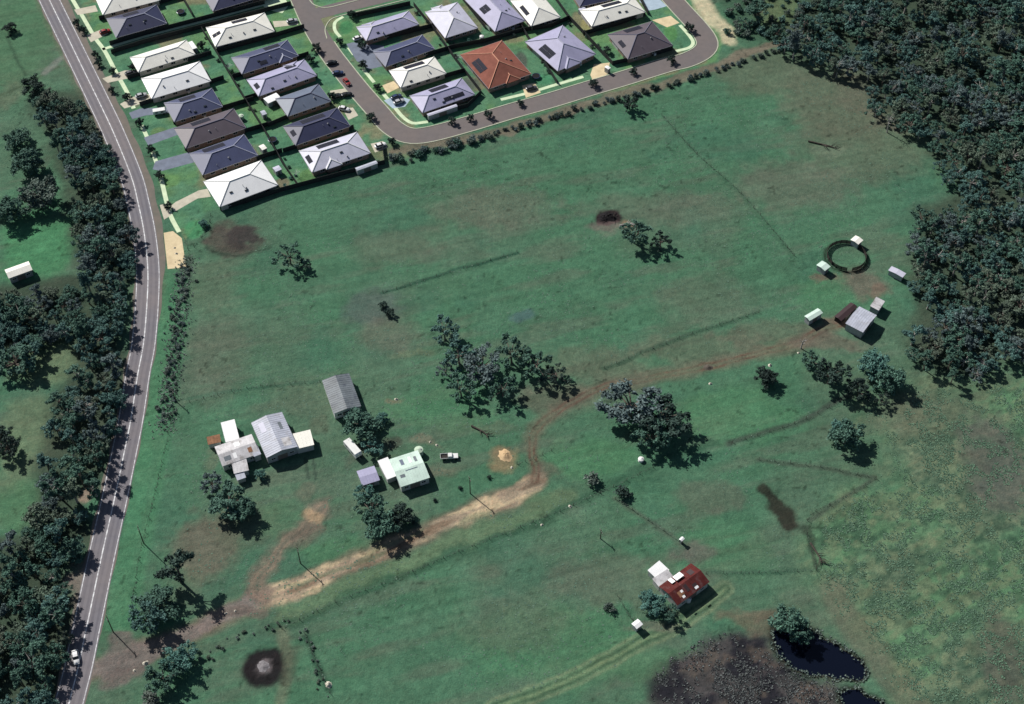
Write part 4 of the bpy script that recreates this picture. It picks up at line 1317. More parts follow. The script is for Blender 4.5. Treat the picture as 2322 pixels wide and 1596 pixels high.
# ------------------------------------------------------------------ trees
def leaf_mesh(name, centres, radii, n, size, mat, seed, flat=.8, shell=.55):
    rg = np.random.default_rng(seed)
    centres, radii = np.array(centres, float), np.array(radii, float)
    if len(radii) > 7:        # break each limb end into ragged sub-clumps
        k_ = 5
        off = rg.normal(size=(len(radii), k_, 3))
        off /= np.linalg.norm(off, axis=2)[:, :, None]
        off *= (radii[:, None] * rg.uniform(.35, 1.05, (len(radii), k_)))[:, :, None] * np.array([1, 1, .6])
        centres = (centres[:, None, :] + off).reshape(-1, 3)
        radii = (radii[:, None] * rg.uniform(.28, .62, (len(radii), k_))).ravel()
    w = radii ** 2
    idx = rg.choice(len(radii), n, p=w / w.sum())
    d = rg.normal(size=(n, 3))
    d /= np.linalg.norm(d, axis=1)[:, None]
    rr_ = np.clip(np.abs(rg.normal(.62, .34, n)), .05, 1.55)
    pos = centres[idx] + d * (radii[idx] * rr_)[:, None] * np.array([1, 1, flat])
    nrm = d * .55 + rg.normal(size=(n, 3)) * .6 + np.array([0, 0, .35])
    nrm /= np.linalg.norm(nrm, axis=1)[:, None]
    t = np.cross(nrm, rg.normal(size=(n, 3)))
    t /= np.linalg.norm(t, axis=1)[:, None]
    bt = np.cross(nrm, t)
    s = (size * (.55 + .9 * rg.random(n)))[:, None]
    v = np.stack([pos - t * s, pos - bt * s * .55, pos + t * s, pos + bt * s * .55], 1).reshape(-1, 3)
    me_ = bpy.data.meshes.new(name)
    me_.vertices.add(4 * n)
    me_.vertices.foreach_set('co', v.astype(np.float32).ravel())
    me_.loops.add(4 * n)
    me_.loops.foreach_set('vertex_index', np.arange(4 * n, dtype=np.int32))
    me_.polygons.add(n)
    me_.polygons.foreach_set('loop_start', np.arange(0, 4 * n, 4, dtype=np.int32))
    me_.polygons.foreach_set('loop_total', np.full(n, 4, dtype=np.int32))
    me_.update(calc_edges=True)
    at_ = me_.attributes.new('shade', 'FLOAT', 'POINT')
    lobe = rg.random(len(radii))
    sh = np.clip(.55 * lobe[idx] + .45 * rg.random(n) ** 1.3, 0, 1)
    at_.data.foreach_set('value', np.repeat(sh, 4).astype(np.float32))
    me_.materials.append(mat)
    return me_


def tree_proto(kind, seed):
    """returns (trunk mesh, crown mesh, crown middle height, crown radius) of a tree about 10 m tall"""
    rg = random.Random(seed)
    cs, rs = [], []
    mb = MB()
    if kind == 'gum':
        H, Rr = 10.0, 3.9
        nl = rg.randint(12, 15)
        top = 3.0
        mb.tube((0, 0, -.2), (rg.uniform(-.3, .3), rg.uniform(-.3, .3), top), .28, .18, n=7)
        for k in range(nl):
            a = 2 * math.pi * (k * .618 + rg.random() * .2)
            q = Rr * (.25 + .62 * ((k + .5) / nl) ** .6)
            c = (math.cos(a) * q, math.sin(a) * q, rg.uniform(3.6, 7.6) - q * .3)
            cs.append(c)
            rs.append(rg.uniform(.85, 1.6))
            mid = (c[0] * .45, c[1] * .45, top + (c[2] - top) * .6)
            mb.tube((0, 0, top - .6), mid, .14, .10, n=5)
            mb.tube(mid, c, .10, .03, n=5)
        n, size, zc = 3600, .25, 5.0
    elif kind == 'tall':
        H, Rr = 13.0, 3.4
        nl = 9
        mb.tube((0, 0, -.2), (.2, -.2, 6.5), .30, .18, n=7)
        for k in range(nl):
            a = 2 * math.pi * (k * .618 + rg.random() * .2)
            q = Rr * (.2 + .6 * rg.random())
            c = (math.cos(a) * q, math.sin(a) * q, rg.uniform(5.0, 10.5) - q * .3)
            cs.append(c)
            rs.append(rg.uniform(1.0, 1.6))
            mb.tube((0, 0, 6.0), c, .12, .03, n=5)
        n, size, zc = 2900, .25, 7.5
    elif kind == 'round':
        Rr = 3.6
        mb.tube((0, 0, -.2), (0, 0, 3.2), .3, .2, n=7)
        for k in range(12):
            a = 2 * math.pi * k * .618
            q = Rr * (.15 + .6 * (k / 11) ** .5)
            c = (math.cos(a) * q, math.sin(a) * q, rg.uniform(2.0, 5.4) - q * .2)
            cs.append(c)
            rs.append(rg.uniform(1.3, 1.9))
            mb.tube((0, 0, 3.0), c, .10, .03, n=5)
        n, size, zc = 4200, .24, 3.6
    elif kind == 'sparse':
        Rr = 4.2
        mb.tube((0, 0, -.2), (.2, .1, 3.5), .26, .17, n=7)
        for k in range(13):
            a = 2 * math.pi * (k * .618 + rg.random() * .15)
            q = Rr * (.2 + .75 * ((k + .5) / 13) ** .7)
            c = (math.cos(a) * q, math.sin(a) * q, rg.uniform(3.0, 6.0) - q * .2)
            cs.append(c)
            rs.append(rg.uniform(.8, 1.3))
            mid = (c[0] * .5, c[1] * .5, 3.4 + (c[2] - 3.4) * .65)
            mb.tube((0, 0, 3.0), mid, .13, .09, n=5)
            mb.tube(mid, c, .09, .03, n=5)
        n, size, zc = 2700, .24, 4.2
    else:   # shrub
        Rr = 1.4
        for k in range(6):
            a = 2 * math.pi * (k * .618 + rg.random() * .1)
            q = rg.uniform(.2, .95)
            c = (math.cos(a) * q, math.sin(a) * q, rg.uniform(.6, 1.3) - q * .2)
            cs.append(c)
            rs.append(rg.uniform(.45, .75))
            mb.tube((0, 0, 0), c, .05, .02, n=4)
        n, size, zc = 520, .16, .9
    return mb, cs, rs, n, size, zc, Rr


PROTO = {}
KINDS = {'gum': 5, 'tall': 3, 'round': 3, 'sparse': 3, 'shrub': 4}
for kd, cnt in KINDS.items():
    for s in range(cnt):
        PROTO[kd, s] = tree_proto(kd, 100 + s * 7 + len(kd))
CACHE = {}


def tree(u, v, rad, kind, leaf, label, cat, group=None, name='gum_tree', seed=None, squash=1.0, base=None, bark='bark'):
    """tree whose crown, about rad photo units wide, shows at u, v"""
    s = (seed if seed is not None else random.randrange(99)) % KINDS[kind]
    mb, cs, rs, n, size, zc, Rr = PROTO[kind, s]
    tk, ck = (kind, s, 'trunk', bark), (kind, s, 'crown', leaf)
    if tk not in CACHE:
        tr = MB()
        tr.add(mb.v, mb.f)
        to = tr.build('trunk', M[bark])
        CACHE[tk] = to.data
        bpy.data.objects.remove(to)
    if ck not in CACHE:
        CACHE[ck] = leaf_mesh('crown', cs, rs, n, size, M[leaf], 5 + s * 3 + len(kind))
    tm, cm = CACHE[tk], CACHE[ck]
    if base is None:
        p0 = P(u, v)
        ppm = FPX / ((p0 - cam.location).length)
        sc = rad / ppm / Rr * .93
        p0 = P(u, v, zc * sc * squash)
    else:
        p0, sc = base
    root = empty(name, (p0.x, p0.y, 0), random.random() * 6.28)
    root.scale = (sc * random.uniform(.92, 1.08), sc * random.uniform(.92, 1.08), sc * squash)
    tag(root, label, cat, group)
    link(bpy.data.objects.new('trunk', tm), root)
    link(bpy.data.objects.new('crown', cm), root)
    return root


def fill(poly, spacing, n_try, zmid=6.0, avoid=None, lim=300):
    pp = PL(poly, zmid)
    xs, ys = [q.x for q in pp], [q.y for q in pp]
    out = []
    for _ in range(n_try):
        x, y = random.uniform(min(xs), max(xs)), random.uniform(min(ys), max(ys))
        if not in_poly(np.array([x]), np.array([y]), pp)[0]:
            continue
        if fbm(np.array([x]), np.array([y]), 13, 301, 2)[0] < (.27 if avoid is not None else .24):
            continue
        if any((x - a) ** 2 + (y - b_) ** 2 < spacing ** 2 for a, b_ in out):
            continue
        if avoid is not None and seg_dist(np.array([x]), np.array([y]), avoid)[0] < 4.7:
            continue
        # keep to what the frame can show, plus a margin
        a = (x) / ((y - cam.location.y) * st + CAM_H * ct)
        if abs(a) > .385 or yov(Vector((x, y))) > 1650 or yov(Vector((x, y))) < -40:
            continue
        out.append((x, y))
        if len(out) >= lim:
            break
    return out


LEAF_WORD = {'leaf_olive': 'olive', 'leaf_gum': 'blue-green', 'leaf_dense': 'deep green', 'leaf_grey': 'grey-leaved'}
KIND_WORD = {'gum': ('gum_tree', 'spreading gum tree'), 'tall': ('tall_gum_tree', 'tall narrow gum tree'), 'sparse': ('open_gum_tree', 'open-crowned gum tree'), 'round': ('broadleaf_tree', 'round-crowned tree')}


def forest(poly, spacing, tries, place, group, kinds, leaves, smin, smax, avoid=None, lim=300):
    edge = PL(poly)
    for x, y in fill(poly, spacing, tries, avoid=avoid, lim=lim):
        kd, lf = random.choice(kinds), random.choice(leaves)
        rim = seg_dist(np.array([x]), np.array([y]), edge + [edge[0]])[0] < 5
        row = yov(Vector((x, y)))
        lab = '%s %s %s %s' % (LEAF_WORD[lf], KIND_WORD[kd][1], 'rimming' if rim else 'inside', place(row))
        tree(0, 0, 0, kd, lf, lab, 'tree', group, base=(Vector((x, y, 0)), random.uniform(smin, smax)), name=KIND_WORD[kd][0], squash=random.uniform(.65, .95), bark=random.choice(('bark', 'palebark')))


def part_of(wood, names, cuts):
    return lambda row: names[sum(row > c_ for c_ in cuts)] + ' of ' + wood


forest(FORE_R, 4.7, 12000, part_of('the right-hand forest', ('top strip', 'upper part', 'middle part', 'stretch by the yard', 'bottom end'), (90, 250, 480, 680)),
       'trees of the right-hand forest', ['gum', 'gum', 'tall', 'sparse'],
       ['leaf_gum', 'leaf_gum', 'leaf_dense', 'leaf_dense', 'leaf_olive', 'leaf_grey'], .65, 1.28, lim=400)
places = (part_of('the upper roadside wood', ('upper half', 'lower half'), (430,)), part_of('the middle left wood', ('upper part', 'lower part'), (710,)),
          part_of('the lower roadside wood', ('top stretch', 'narrow middle stretch', 'wide bottom stretch'), (1000, 1260)))
for k, poly in enumerate(FORE_L):
    forest(poly, 4.3, 7000, places[k], ('trees of the upper roadside wood', 'trees of the middle left wood', 'trees of the lower roadside wood')[k], ['gum', 'gum', 'tall', 'round'],
           ['leaf_gum', 'leaf_gum', 'leaf_dense', 'leaf_dense', 'leaf_olive', 'leaf_grey'], .6, 1.2, avoid=HUE, lim=140)

T = [
    # lone trees of the western fields
    (75, 192, 24, 'round', 'leaf_dark', 'dark round tree standing alone in the upper left field'),
    (38, 312, 32, 'round', 'leaf_dense', 'round tree left of the pale grass strip, upper one'),
    (58, 365, 36, 'round', 'leaf_dense', 'round tree left of the pale grass strip, middle one'),
    (88, 438, 44, 'round', 'leaf_shrub', 'big brownish round tree casting a dark shadow on bright grass'),
    (18, 470, 40, 'round', 'leaf_dense', 'dark tree at the left edge above the bright green field'),
    (22, 62, 16, 'round', 'leaf_dark', 'small dark tree at the left edge near the top'),
    (30, 812, 50, 'gum', 'leaf_dense', 'dark leafy tree at the left edge above the olive field'),
    (12, 1008, 32, 'gum', 'leaf_dark', 'dark tree at the left edge in the olive field'),
    (2, 985, 24, 'round', 'leaf_dark', 'dark bush touching the left edge in the olive field'),
    # around the road junction
    (355, 1362, 50, 'round', 'leaf_dense', 'large dense tree beside the junction of the dirt road'),
    (330, 1400, 40, 'gum', 'leaf_gum', 'gum tree at the left foot of the large junction tree'),
    (398, 1282, 42, 'tall', 'leaf_dark', 'dark slender tree above the junction tree'),
    (398, 1500, 36, 'round', 'leaf_teal', 'teal-green tree below the dirt road junction'),
    (365, 1530, 40, 'gum', 'leaf_dense', 'dark gum tree below the dirt road junction'),
    (425, 1478, 26, 'gum', 'leaf_teal', 'small bright tree right of the teal-green junction tree'),
    (340, 1580, 30, 'shrub', 'leaf_shrub', 'low shrub at the bottom edge below the junction'),
    # farmyard
    (518, 1128, 50, 'gum', 'leaf_dense', 'broad dark tree below the patchy white farmhouse'),
    (478, 1090, 30, 'gum', 'leaf_grey', 'grey-leaved tree at the left corner of the farmhouse'),
    (545, 1155, 34, 'round', 'leaf_dense', 'dense dark tree below the broad farmhouse tree'),
    (590, 1074, 16, 'round', 'leaf_teal', 'small round bush below the large grey shed'),
    (818, 960, 44, 'round', 'leaf_dense', 'dark dense tree below the weathered grey shed'),
    (800, 935, 24, 'gum', 'leaf_gum', 'small gum tree against the weathered grey shed'),
    (845, 1012, 30, 'sparse', 'leaf_teal', 'light green tree between the white trailer and the mint cottage'),
    (866, 946, 17, 'round', 'leaf_teal', 'small pale round bush right of the weathered shed'),
    (840, 1150, 40, 'gum', 'leaf_dense', 'dark gum tree below the small mauve shed'),
    (862, 1185, 42, 'round', 'leaf_dense', 'dense dark tree at the edge of the dirt road'),
    (910, 1165, 32, 'round', 'leaf_dark', 'very dark round tree right of the dirt-road tree'),
    (825, 1112, 24, 'gum', 'leaf_teal', 'bluish bush at the corner of the small mauve shed'),
    # central clump
    (1008, 750, 40, 'sparse', 'leaf_gum', 'thin open tree at the upper left of the central clump'),
    (1040, 802, 46, 'sparse', 'leaf_gum', 'gum tree on the left side of the central clump'),
    (1092, 825, 50, 'gum', 'leaf_grey', 'grey-leaved gum tree in the middle of the central clump'),
    (1160, 800, 48, 'sparse', 'leaf_dense', 'dark gum tree in the upper middle of the central clump'),
    (1215, 822, 46, 'sparse', 'leaf_dense', 'dark gum tree on the right of the central clump'),
    (1258, 848, 36, 'sparse', 'leaf_dark', 'thin dark tree at the right tip of the central clump'),
    (1045, 880, 40, 'sparse', 'leaf_dense', 'dark gum tree at the lower left of the central clump'),
    (1140, 880, 40, 'sparse', 'leaf_dense', 'dark gum tree at the lower middle of the central clump'),
    (1010, 835, 26, 'sparse', 'leaf_grey', 'small grey tree at the left fringe of the central clump'),
    # big tree by the track
    (1432, 908, 78, 'gum', 'leaf_grey', 'huge grey-crowned gum tree beside the dirt track'),
    (1500, 940, 62, 'gum', 'leaf_dark', 'dark gum tree joined to the huge grey-crowned one'),
    (1478, 985, 40, 'gum', 'leaf_dense', 'smaller dark tree below the huge grey-crowned gum'),
    # burnt pile trees, thin trees of the paddock
    (1440, 528, 34, 'gum', 'leaf_dense', 'dark tree right of the burnt brush pile'),
    (1498, 545, 30, 'sparse', 'leaf_dark', 'thin dark tree furthest right of the burnt brush pile'),
    (655, 578, 38, 'sparse', 'leaf_dense', 'thin branchy tree below the brown hollow'),
    (690, 600, 18, 'sparse', 'leaf_dark', 'small dark sapling beside the thin branchy tree'),
    (868, 690, 11, 'round', 'leaf_dark', 'small dark bush, upper of two in the middle paddock'),
    (882, 708, 13, 'round', 'leaf_dark', 'small dark bush, lower of two in the middle paddock'),
    # right side
    (1738, 852, 30, 'round', 'leaf_dark', 'dark rounded tree below the track on the right'),
    (1840, 815, 28, 'gum', 'leaf_dense', 'small gum tree below the track near the barn'),
    (1885, 842, 44, 'gum', 'leaf_dark', 'dark gum tree at the left of the right-hand clump'),
    (1980, 822, 38, 'round', 'leaf_teal', 'bright teal round tree in the right-hand clump'),
    (2022, 855, 40, 'round', 'leaf_dense', 'dark dense tree right of the bright teal one'),
    (1950, 880, 32, 'gum', 'leaf_dark', 'dark ragged tree below the bright teal one'),
    (2000, 905, 22, 'sparse', 'leaf_dark', 'small ragged tree at the bottom of the right-hand clump'),
    (1920, 985, 42, 'round', 'leaf_dense', 'dark round tree alone at the marsh edge'),
    (1905, 970, 26, 'round', 'leaf_teal', 'light green bush beside the marsh-edge tree'),
    (1788, 1405, 46, 'round', 'leaf_dense', 'dense tree at the left end of the farm dam'),
    (1815, 1430, 30, 'gum', 'leaf_dense', 'gum tree leaning over the farm dam'),
    (1488, 1372, 28, 'round', 'leaf_teal', 'teal bushy tree beside the red farmhouse'),
    (1468, 1352, 20, 'round', 'leaf_teal', 'small teal bush left of the red farmhouse'),
    (1515, 1385, 24, 'gum', 'leaf_dense', 'small dark tree below the red farmhouse'),
    (1383, 1376, 18, 'shrub', 'leaf_shrub', 'brown scrubby bush left of the red farmhouse'),
    (1412, 1116, 26, 'shrub', 'leaf_dark', 'dark low bush on the fence below the big gum'),
    (1345, 1085, 26, 'shrub', 'leaf_shrub', 'low shrub between the dirt road end and the fence bush'),
    (1428, 232, 22, 'gum', 'leaf_dark', 'dark tree below the lower street casting a slanting shadow'),
    (460, 505, 12, 'round', 'leaf_teal', 'small bright bush by the fence below the white corner house'),
    (1720, 20, 30, 'gum', 'leaf_dense', 'small gum tree in the scrub at the top right'),
    (1690, 50, 20, 'sparse', 'leaf_dense', 'small thin tree in the scrub beside the pale berm'),
    (1762, 70, 26, 'gum', 'leaf_dense', 'gum tree at the left tip of the right-hand forest'),
]
for i, (u, v, rad, kd, lf, lb) in enumerate(T):
    tree(u, v, rad, kd, lf, lb, squash=.8 if rad < 50 else .62, cat='bush' if kd == 'shrub' or 'bush' in lb else 'tree', seed=i,
         name='shrub' if kd == 'shrub' or 'bush' in lb else ('gum_tree' if kd in ('gum', 'tall', 'sparse') else 'broadleaf_tree'))

# street trees of the estate
for u, v in ((172, 50), (186, 66), (215, 122), (222, 142), (254, 159), (252, 202), (287, 217), (315, 276), (342, 337), (360, 395), (380, 466),
             (797, 30), (1025, 272), (1066, 266), (1106, 257), (1180, 232), (1345, 186), (1436, 161), (1522, 133), (1562, 60), (1376, 112),
             (455, 101), (718, 108), (702, 132), (770, 92), (822, 145), (855, 196), (840, 262), (888, 318), (752, 215), (300, 150), (820, 100), (905, 150)):
    tree(u, v, 9 + random.random() * 3, 'round', 'leaf_dark', 'small dark street tree on the grass verge of the estate', 'tree', 'street trees of the estate', name='street_tree')

# shrub hedges
def hedge(pts, step, r0, r1, leaf, label, group, jit=1.2, n=2, name='bank_shrub'):
    for p_ in spline(PL(pts), step):
        for _ in range(n):
            q = Vector((p_.x + random.gauss(0, jit), p_.y + random.gauss(0, jit * .8), 0))
            tree(0, 0, 0, 'shrub', random.choice(leaf), label, 'shrub', group, name=name, base=(q, random.uniform(r0, r1)))


hedge([(416, 600), (412, 645), (404, 720), (396, 800), (386, 870), (376, 945)], 1.6, .3, .7, ['leaf_shrub', 'leaf_grey', 'leaf_pale'], 'grey-green shrub in the roadside row beside the main road', 'roadside shrub row', 1.3, 3, 'roadside_shrub')
hedge([(885, 366), (930, 356), (990, 340), (1050, 326), (1110, 312)], 2.0, .8, 1.5, ['leaf_shrub', 'leaf_dense', 'leaf_grey'], 'shrub on the bank below the street bend', 'shrubs below the street bend')
hedge([(1125, 300), (1200, 284), (1290, 258), (1400, 226), (1480, 204), (1560, 182), (1640, 156), (1720, 128), (1775, 108)], 2.6, .55, 1.1, ['leaf_shrub', 'leaf_dark', 'leaf_grey'],
      'low shrub on the sandy bank along the lower street', 'shrubs along the lower street', .8)
for k in range(70):
    q = P(random.uniform(1640, 1860), random.uniform(-10, 85))
    tree(0, 0, 0, 'shrub', random.choice(['leaf_dense', 'leaf_shrub', 'leaf_gum']), 'scrub bush in the rough ground at the top right', 'shrub', 'scrub bushes at the top right', name='scrub_bush', base=(q, random.uniform(.8, 1.7)))
for pts in ([(640, 1405), (560, 1440), (500, 1470), (450, 1505)], [(690, 1440), (712, 1500), (745, 1565)]):
    hedge(pts, 1.9, .2, .5, ['leaf_olive', 'leaf_shrub', 'leaf_pale'], 'low bush on the bank between the dirt road and burnt patch', 'bushes below the dirt road', 1.3)

# ------------------------------------------------------------------ tussocks, reeds and litter (uncountable)
def tufts(name, pts, h, w, mat, label):
    pts = np.asarray(pts)
    n = len(pts)
    rg = np.random.default_rng(n)
    B = 5
    ang = rg.random((n, B)) * 6.28
    hh = (h * (.5 + rg.random((n, 1)))) * (.6 + .6 * rg.random((n, B)))
    ww = w * (.6 + .8 * rg.random((n, 1)))
    base = np.repeat(pts[:, None, :], B, 1)
    tx, ty = np.cos(ang), np.sin(ang)
    v = np.zeros((n, B, 3, 3))
    v[:, :, 0, :2] = base + np.stack([-ty, tx], 2) * ww[:, :, None] * .5
    v[:, :, 1, :2] = base + np.stack([ty, -tx], 2) * ww[:, :, None] * .5
    v[:, :, 2, :2] = base + np.stack([tx, ty], 2) * ww[:, :, None] * .9
    v[:, :, 2, 2] = hh
    me_ = bpy.data.meshes.new(name)
    k = n * B
    me_.vertices.add(3 * k)
    me_.vertices.foreach_set('co', v.astype(np.float32).ravel())
    me_.loops.add(3 * k)
    me_.loops.foreach_set('vertex_index', np.arange(3 * k, dtype=np.int32))
    me_.polygons.add(k)
    me_.polygons.foreach_set('loop_start', np.arange(0, 3 * k, 3, dtype=np.int32))
    me_.polygons.foreach_set('loop_total', np.full(k, 3, dtype=np.int32))
    me_.update(calc_edges=True)
    at_ = me_.attributes.new('shade', 'FLOAT', 'POINT')
    at_.data.foreach_set('value', np.repeat(rg.random(n), 3 * B).astype(np.float32))
    me_.materials.append(mat)
    o = link(bpy.data.objects.new(name, me_))
    return tag(o, label, kind='stuff')


def scatter(poly, n, thr=None, seed=0):
    pp = PL(poly)
    rg = np.random.default_rng(seed)
    xs, ys = [q.x for q in pp], [q.y for q in pp]
    x = rg.uniform(min(xs), max(xs), n)
    y = rg.uniform(min(ys), max(ys), n)
    k = in_poly(x, y, pp)
    if thr:
        k &= fbm(x, y, thr[0], seed, 3) > thr[1]
    k &= poly_sd(x + (fbm(x, y, 16, 401) - .5) * 24, y + (fbm(x, y, 16, 402) - .5) * 24, pp) < rg.normal(-4, 4, n)
    for pw in POND:
        k &= poly_sd(x, y, pw) > .8
    return np.stack([x[k], y[k]], 1)


M['tuft_marsh'] = leaf_mat('marsh_tussock', (0.075, 0.135, 0.088), (0.15, 0.23, 0.145), (0, 0, 0), True)
M['tuft_swamp'] = leaf_mat('swamp_reed', (0.03, 0.03, 0.034), (0.19, 0.19, 0.18), (0, 0, 0), True)
M['tuft_fence'] = leaf_mat('long_grass', (0.05, 0.085, 0.06), (0.11, 0.17, 0.11), (0, 0, 0), True)
M['tuft_grass'] = leaf_mat('paddock_grass', (0.085, 0.15, 0.105), (0.14, 0.20, 0.14), (0, 0, 0), True)
tufts('marsh_tussocks', scatter(MARSH, 60000, (3.2, .50), 3), .17, .30, M['tuft_marsh'], 'rough tussock grass covering the marsh on the right')
tufts('swamp_reeds', scatter(SWAMP, 14000, (3.0, .40), 5), .26, .28, M['tuft_swamp'], 'dark dead reeds filling the swamp at the bottom')
paddock = [(440, 600), (500, 490), (880, 385), (1400, 250), (1760, 125), (1950, 170), (2120, 380), (2050, 600), (1900, 700), (1400, 850), (1900, 900), (1830, 1290), (1500, 1480), (1100, 1596), (700, 1596), (660, 1440), (330, 1300), (400, 900)]
pg = scatter(paddock, 22000, (16, .50), 7)
ok = np.ones(len(pg), bool)
for u, v, r_ in ((525, 545, 9), (600, 1512, 9), (1768, 1140, 8), (1795, 1170, 6), (1372, 495, 6)):
    q = P(u, v)
    ok &= np.hypot(pg[:, 0] - q.x, pg[:, 1] - q.y) > r_
tufts('paddock_grass', pg[ok], .09, .30, M['tuft_grass'], 'scattered longer grass over the paddocks')
line_pts = []
rg = np.random.default_rng(4)
for pts, lb in FENCES:
    for p_ in spline(PL(pts), .3):
        if rg.random() < .35:
            line_pts.append((p_.x + rg.normal(0, .14), p_.y + rg.normal(0, .14)))
bp = []
for i, p_ in enumerate(spline(PL([(424, 590), (412, 660), (404, 740), (396, 810), (386, 880), (374, 950), (362, 1010), (345, 1100), (330, 1180), (312, 1280), (300, 1370)]), .5)):
    w_ = 1.7 if p_.y > P(0, 980).y else .5
    for _ in range(7 if w_ > 1 else 0):
        bp.append((p_.x + rg.normal(0, w_), p_.y + rg.normal(0, w_ * .6)))
M['tuft_rough'] = leaf_mat('rough_grass', (0.075, 0.10, 0.082), (0.21, 0.245, 0.205), (0, 0, 0), True)
tufts('roadside_scrub', bp, .3, .36, M['tuft_rough'], 'rough grey-green scrub along the roadside fence')
reeds = []
for poly in POND:
    for q0, q1 in zip(poly, poly[1:] + poly[:1]):
        for _ in range(9):
            t_ = rg.random()
            reeds.append((q0.x + (q1.x - q0.x) * t_ + rg.normal(0, .5), q0.y + (q1.y - q0.y) * t_ + rg.normal(0, .5)))
tufts('dam_reeds', reeds, .35, .35, M['tuft_rough'], 'short reeds round the muddy margin of the dam')
tufts('fence_line_grass', line_pts, .16, .22, M['tuft_fence'], 'long dark grass left standing along the wire fences')

# ------------------------------------------------------------------ vehicles
def car_proto():
    root = empty('parked_car')
    # body: lofted lower hull
    sec = [(-2.15, .62, .45, .78), (-2.0, .80, .32, .92), (-1.2, .86, .25, .98), (0, .88, .24, 1.0), (1.1, .87, .25, .97), (1.8, .82, .30, .84), (2.2, .66, .42, .66)]
    mb = MB()
    n = 8
    vs_ = []
    for x, hw, z0, z1 in sec:
        vs_ += [(x, -hw * .9, z0), (x, -hw, z0 + .15), (x, -hw, z1 - .12), (x, -hw * .86, z1), (x, hw * .86, z1), (x, hw, z1 - .12), (x, hw, z0 + .15), (x, hw * .9, z0)]
    fs = []
    for i in range(len(sec) - 1):
        for k in range(n):
            fs.append((i * n + k, i * n + (k + 1) % n, (i + 1) * n + (k + 1) % n, (i + 1) * n + k))
    fs += [tuple(range(n))[::-1], tuple(range((len(sec) - 1) * n, len(sec) * n))]
    mb.add(vs_, [f[::-1] for f in fs])
    body = mb.build('body', None, root, True)
    mb = MB()
    a = [(-1.75, .78, .96), (1.05, .78, .94), (.35, .62, 1.42), (-1.25, .62, 1.44)]
    pts = [(x, s * y, z) for s in (-1, 1) for x, y, z in a]
    mb.add(pts, [(0, 1, 2, 3), (7, 6, 5, 4), (1, 5, 6, 2), (3, 7, 4, 0), (2, 6, 7, 3), (4, 5, 1, 0)])
    mb.build('glasshouse', M['glass'], root)
    mb = MB()
    mb.add([(x, s * .60, z) for s in (-1, 1) for x, z in ((.30, 1.43), (-.4, 1.49), (-1.22, 1.45))] + [(x, s * .60, z - .03) for s in (-1, 1) for x, z in ((.30, 1.43), (-.4, 1.49), (-1.22, 1.45))],
           [(0, 3, 4, 1), (1, 4, 5, 2), (0, 1, 7, 6), (1, 2, 8, 7), (4, 3, 9, 10), (5, 4, 10, 11), (3, 0, 6, 9), (2, 5, 11, 8)])
    roof = mb.build('roof', None, root)
    for x in (-1.35, 1.4):
        for s in (-1, 1):
            mb = MB()
            mb.tube((x, s * .72, .32), (x, s * .92, .32), .32, n=12)
            w = mb.build('wheel', M['rubber'], root)
            mb = MB()
            mb.tube((x, s * .90, .32), (x, s * .93, .32), .18, n=8)
            mb.build('rim', M['rail'], w)
    for s in (-1, 1):
        mb = MB()
        mb.box(2.0, 2.17, s * .55 - .16, s * .55 + .16, .60, .72)
        mb.build('headlight', M['chrome'], root)
    return root


def paint(name, c_):
    return mottled('car_paint_' + name, c_, .05, .5, rough=.3, spec=.5, fine=False)


PAINT = {'white': paint('white', (.75, .75, .75)), 'black': paint('black', (.012, .012, .014)), 'blue': paint('blue', (.03, .05, .12)), 'red': paint('red', (.30, .04, .04)), 'silver': paint('silver', (.42, .43, .45)), 'grey': paint('grey', (.08, .08, .09))}
car0, first = car_proto(), True
BODY = {}
for u, v, du, dv, cn, lb in ((752, 143, 20, -4, 'black', 'black car at the kerb of the upper estate street'), (766, 166, 18, -2, 'blue', 'dark blue car parked beside the estate street'),
                             (786, 186, 10, 12, 'red', 'red car parked half on the verge of the estate street'), (766, 218, 20, -4, 'black', 'black car on the drive of the grey-blue pyramid-roofed house'),
                             (786, 215, 20, -4, 'black', 'black car nearest the street on the drive of the grey-blue pyramid-roofed house'), (898, 220, 20, -7, 'blue', 'dark blue car on the pale blue driveway'),
                             (904, 231, 20, -7, 'silver', 'silver car on the pale blue driveway'), (320, 217, 22, -6, 'silver', 'silver car on the drive of the bright white-roofed house'),
                             (296, 166, 22, -6, 'grey', 'dark grey car on the drive of the narrow off-white house'), (812, 87, 20, -6, 'white', 'white car below the corner lawn'),
                             (805, 84, 0, 0, '', ''), (862, 330, 18, -6, 'white', 'white car on the drive by the lower street bend'), (1204, 200, 14, -3, 'grey', 'dark grey car on the beige terracotta-house drive'),
                             (780, 247, 14, 3, 'white', 'white car on the drive of the dark navy house'), (662, 48, 20, -4, 'silver', 'silver car on the concrete drive at the top'),
                             (238, 72, 20, -6, 'red', 'red car on the drive of the navy-roofed house'), (172, 1490, 4, 26, 'white', 'white car on the main road under overhanging trees at the bottom left'),
                             (880, 326, 0, 0, '', '')):
    if not cn:
        continue
    p = P(u, v, .5)
    q = P(u + du, v + dv, .5)
    o = car0 if first else copy_tree(car0)
    first = False
    o.location = (p.x, p.y, .022)
    o.rotation_euler = (0, 0, math.atan2(q.y - p.y, q.x - p.x))
    tag(o, lb, 'car', 'cars parked in the estate' if v < 500 else 'cars on the main road')
    for ch in o.children:
        if ch.name.split('.')[0] in ('body', 'roof'):
            k = (ch.name.split('.')[0], cn)
            if k not in BODY:
                BODY[k] = ch.data.copy()
                BODY[k].materials.clear()
                BODY[k].materials.append(PAINT[cn])
            ch.data = BODY[k]


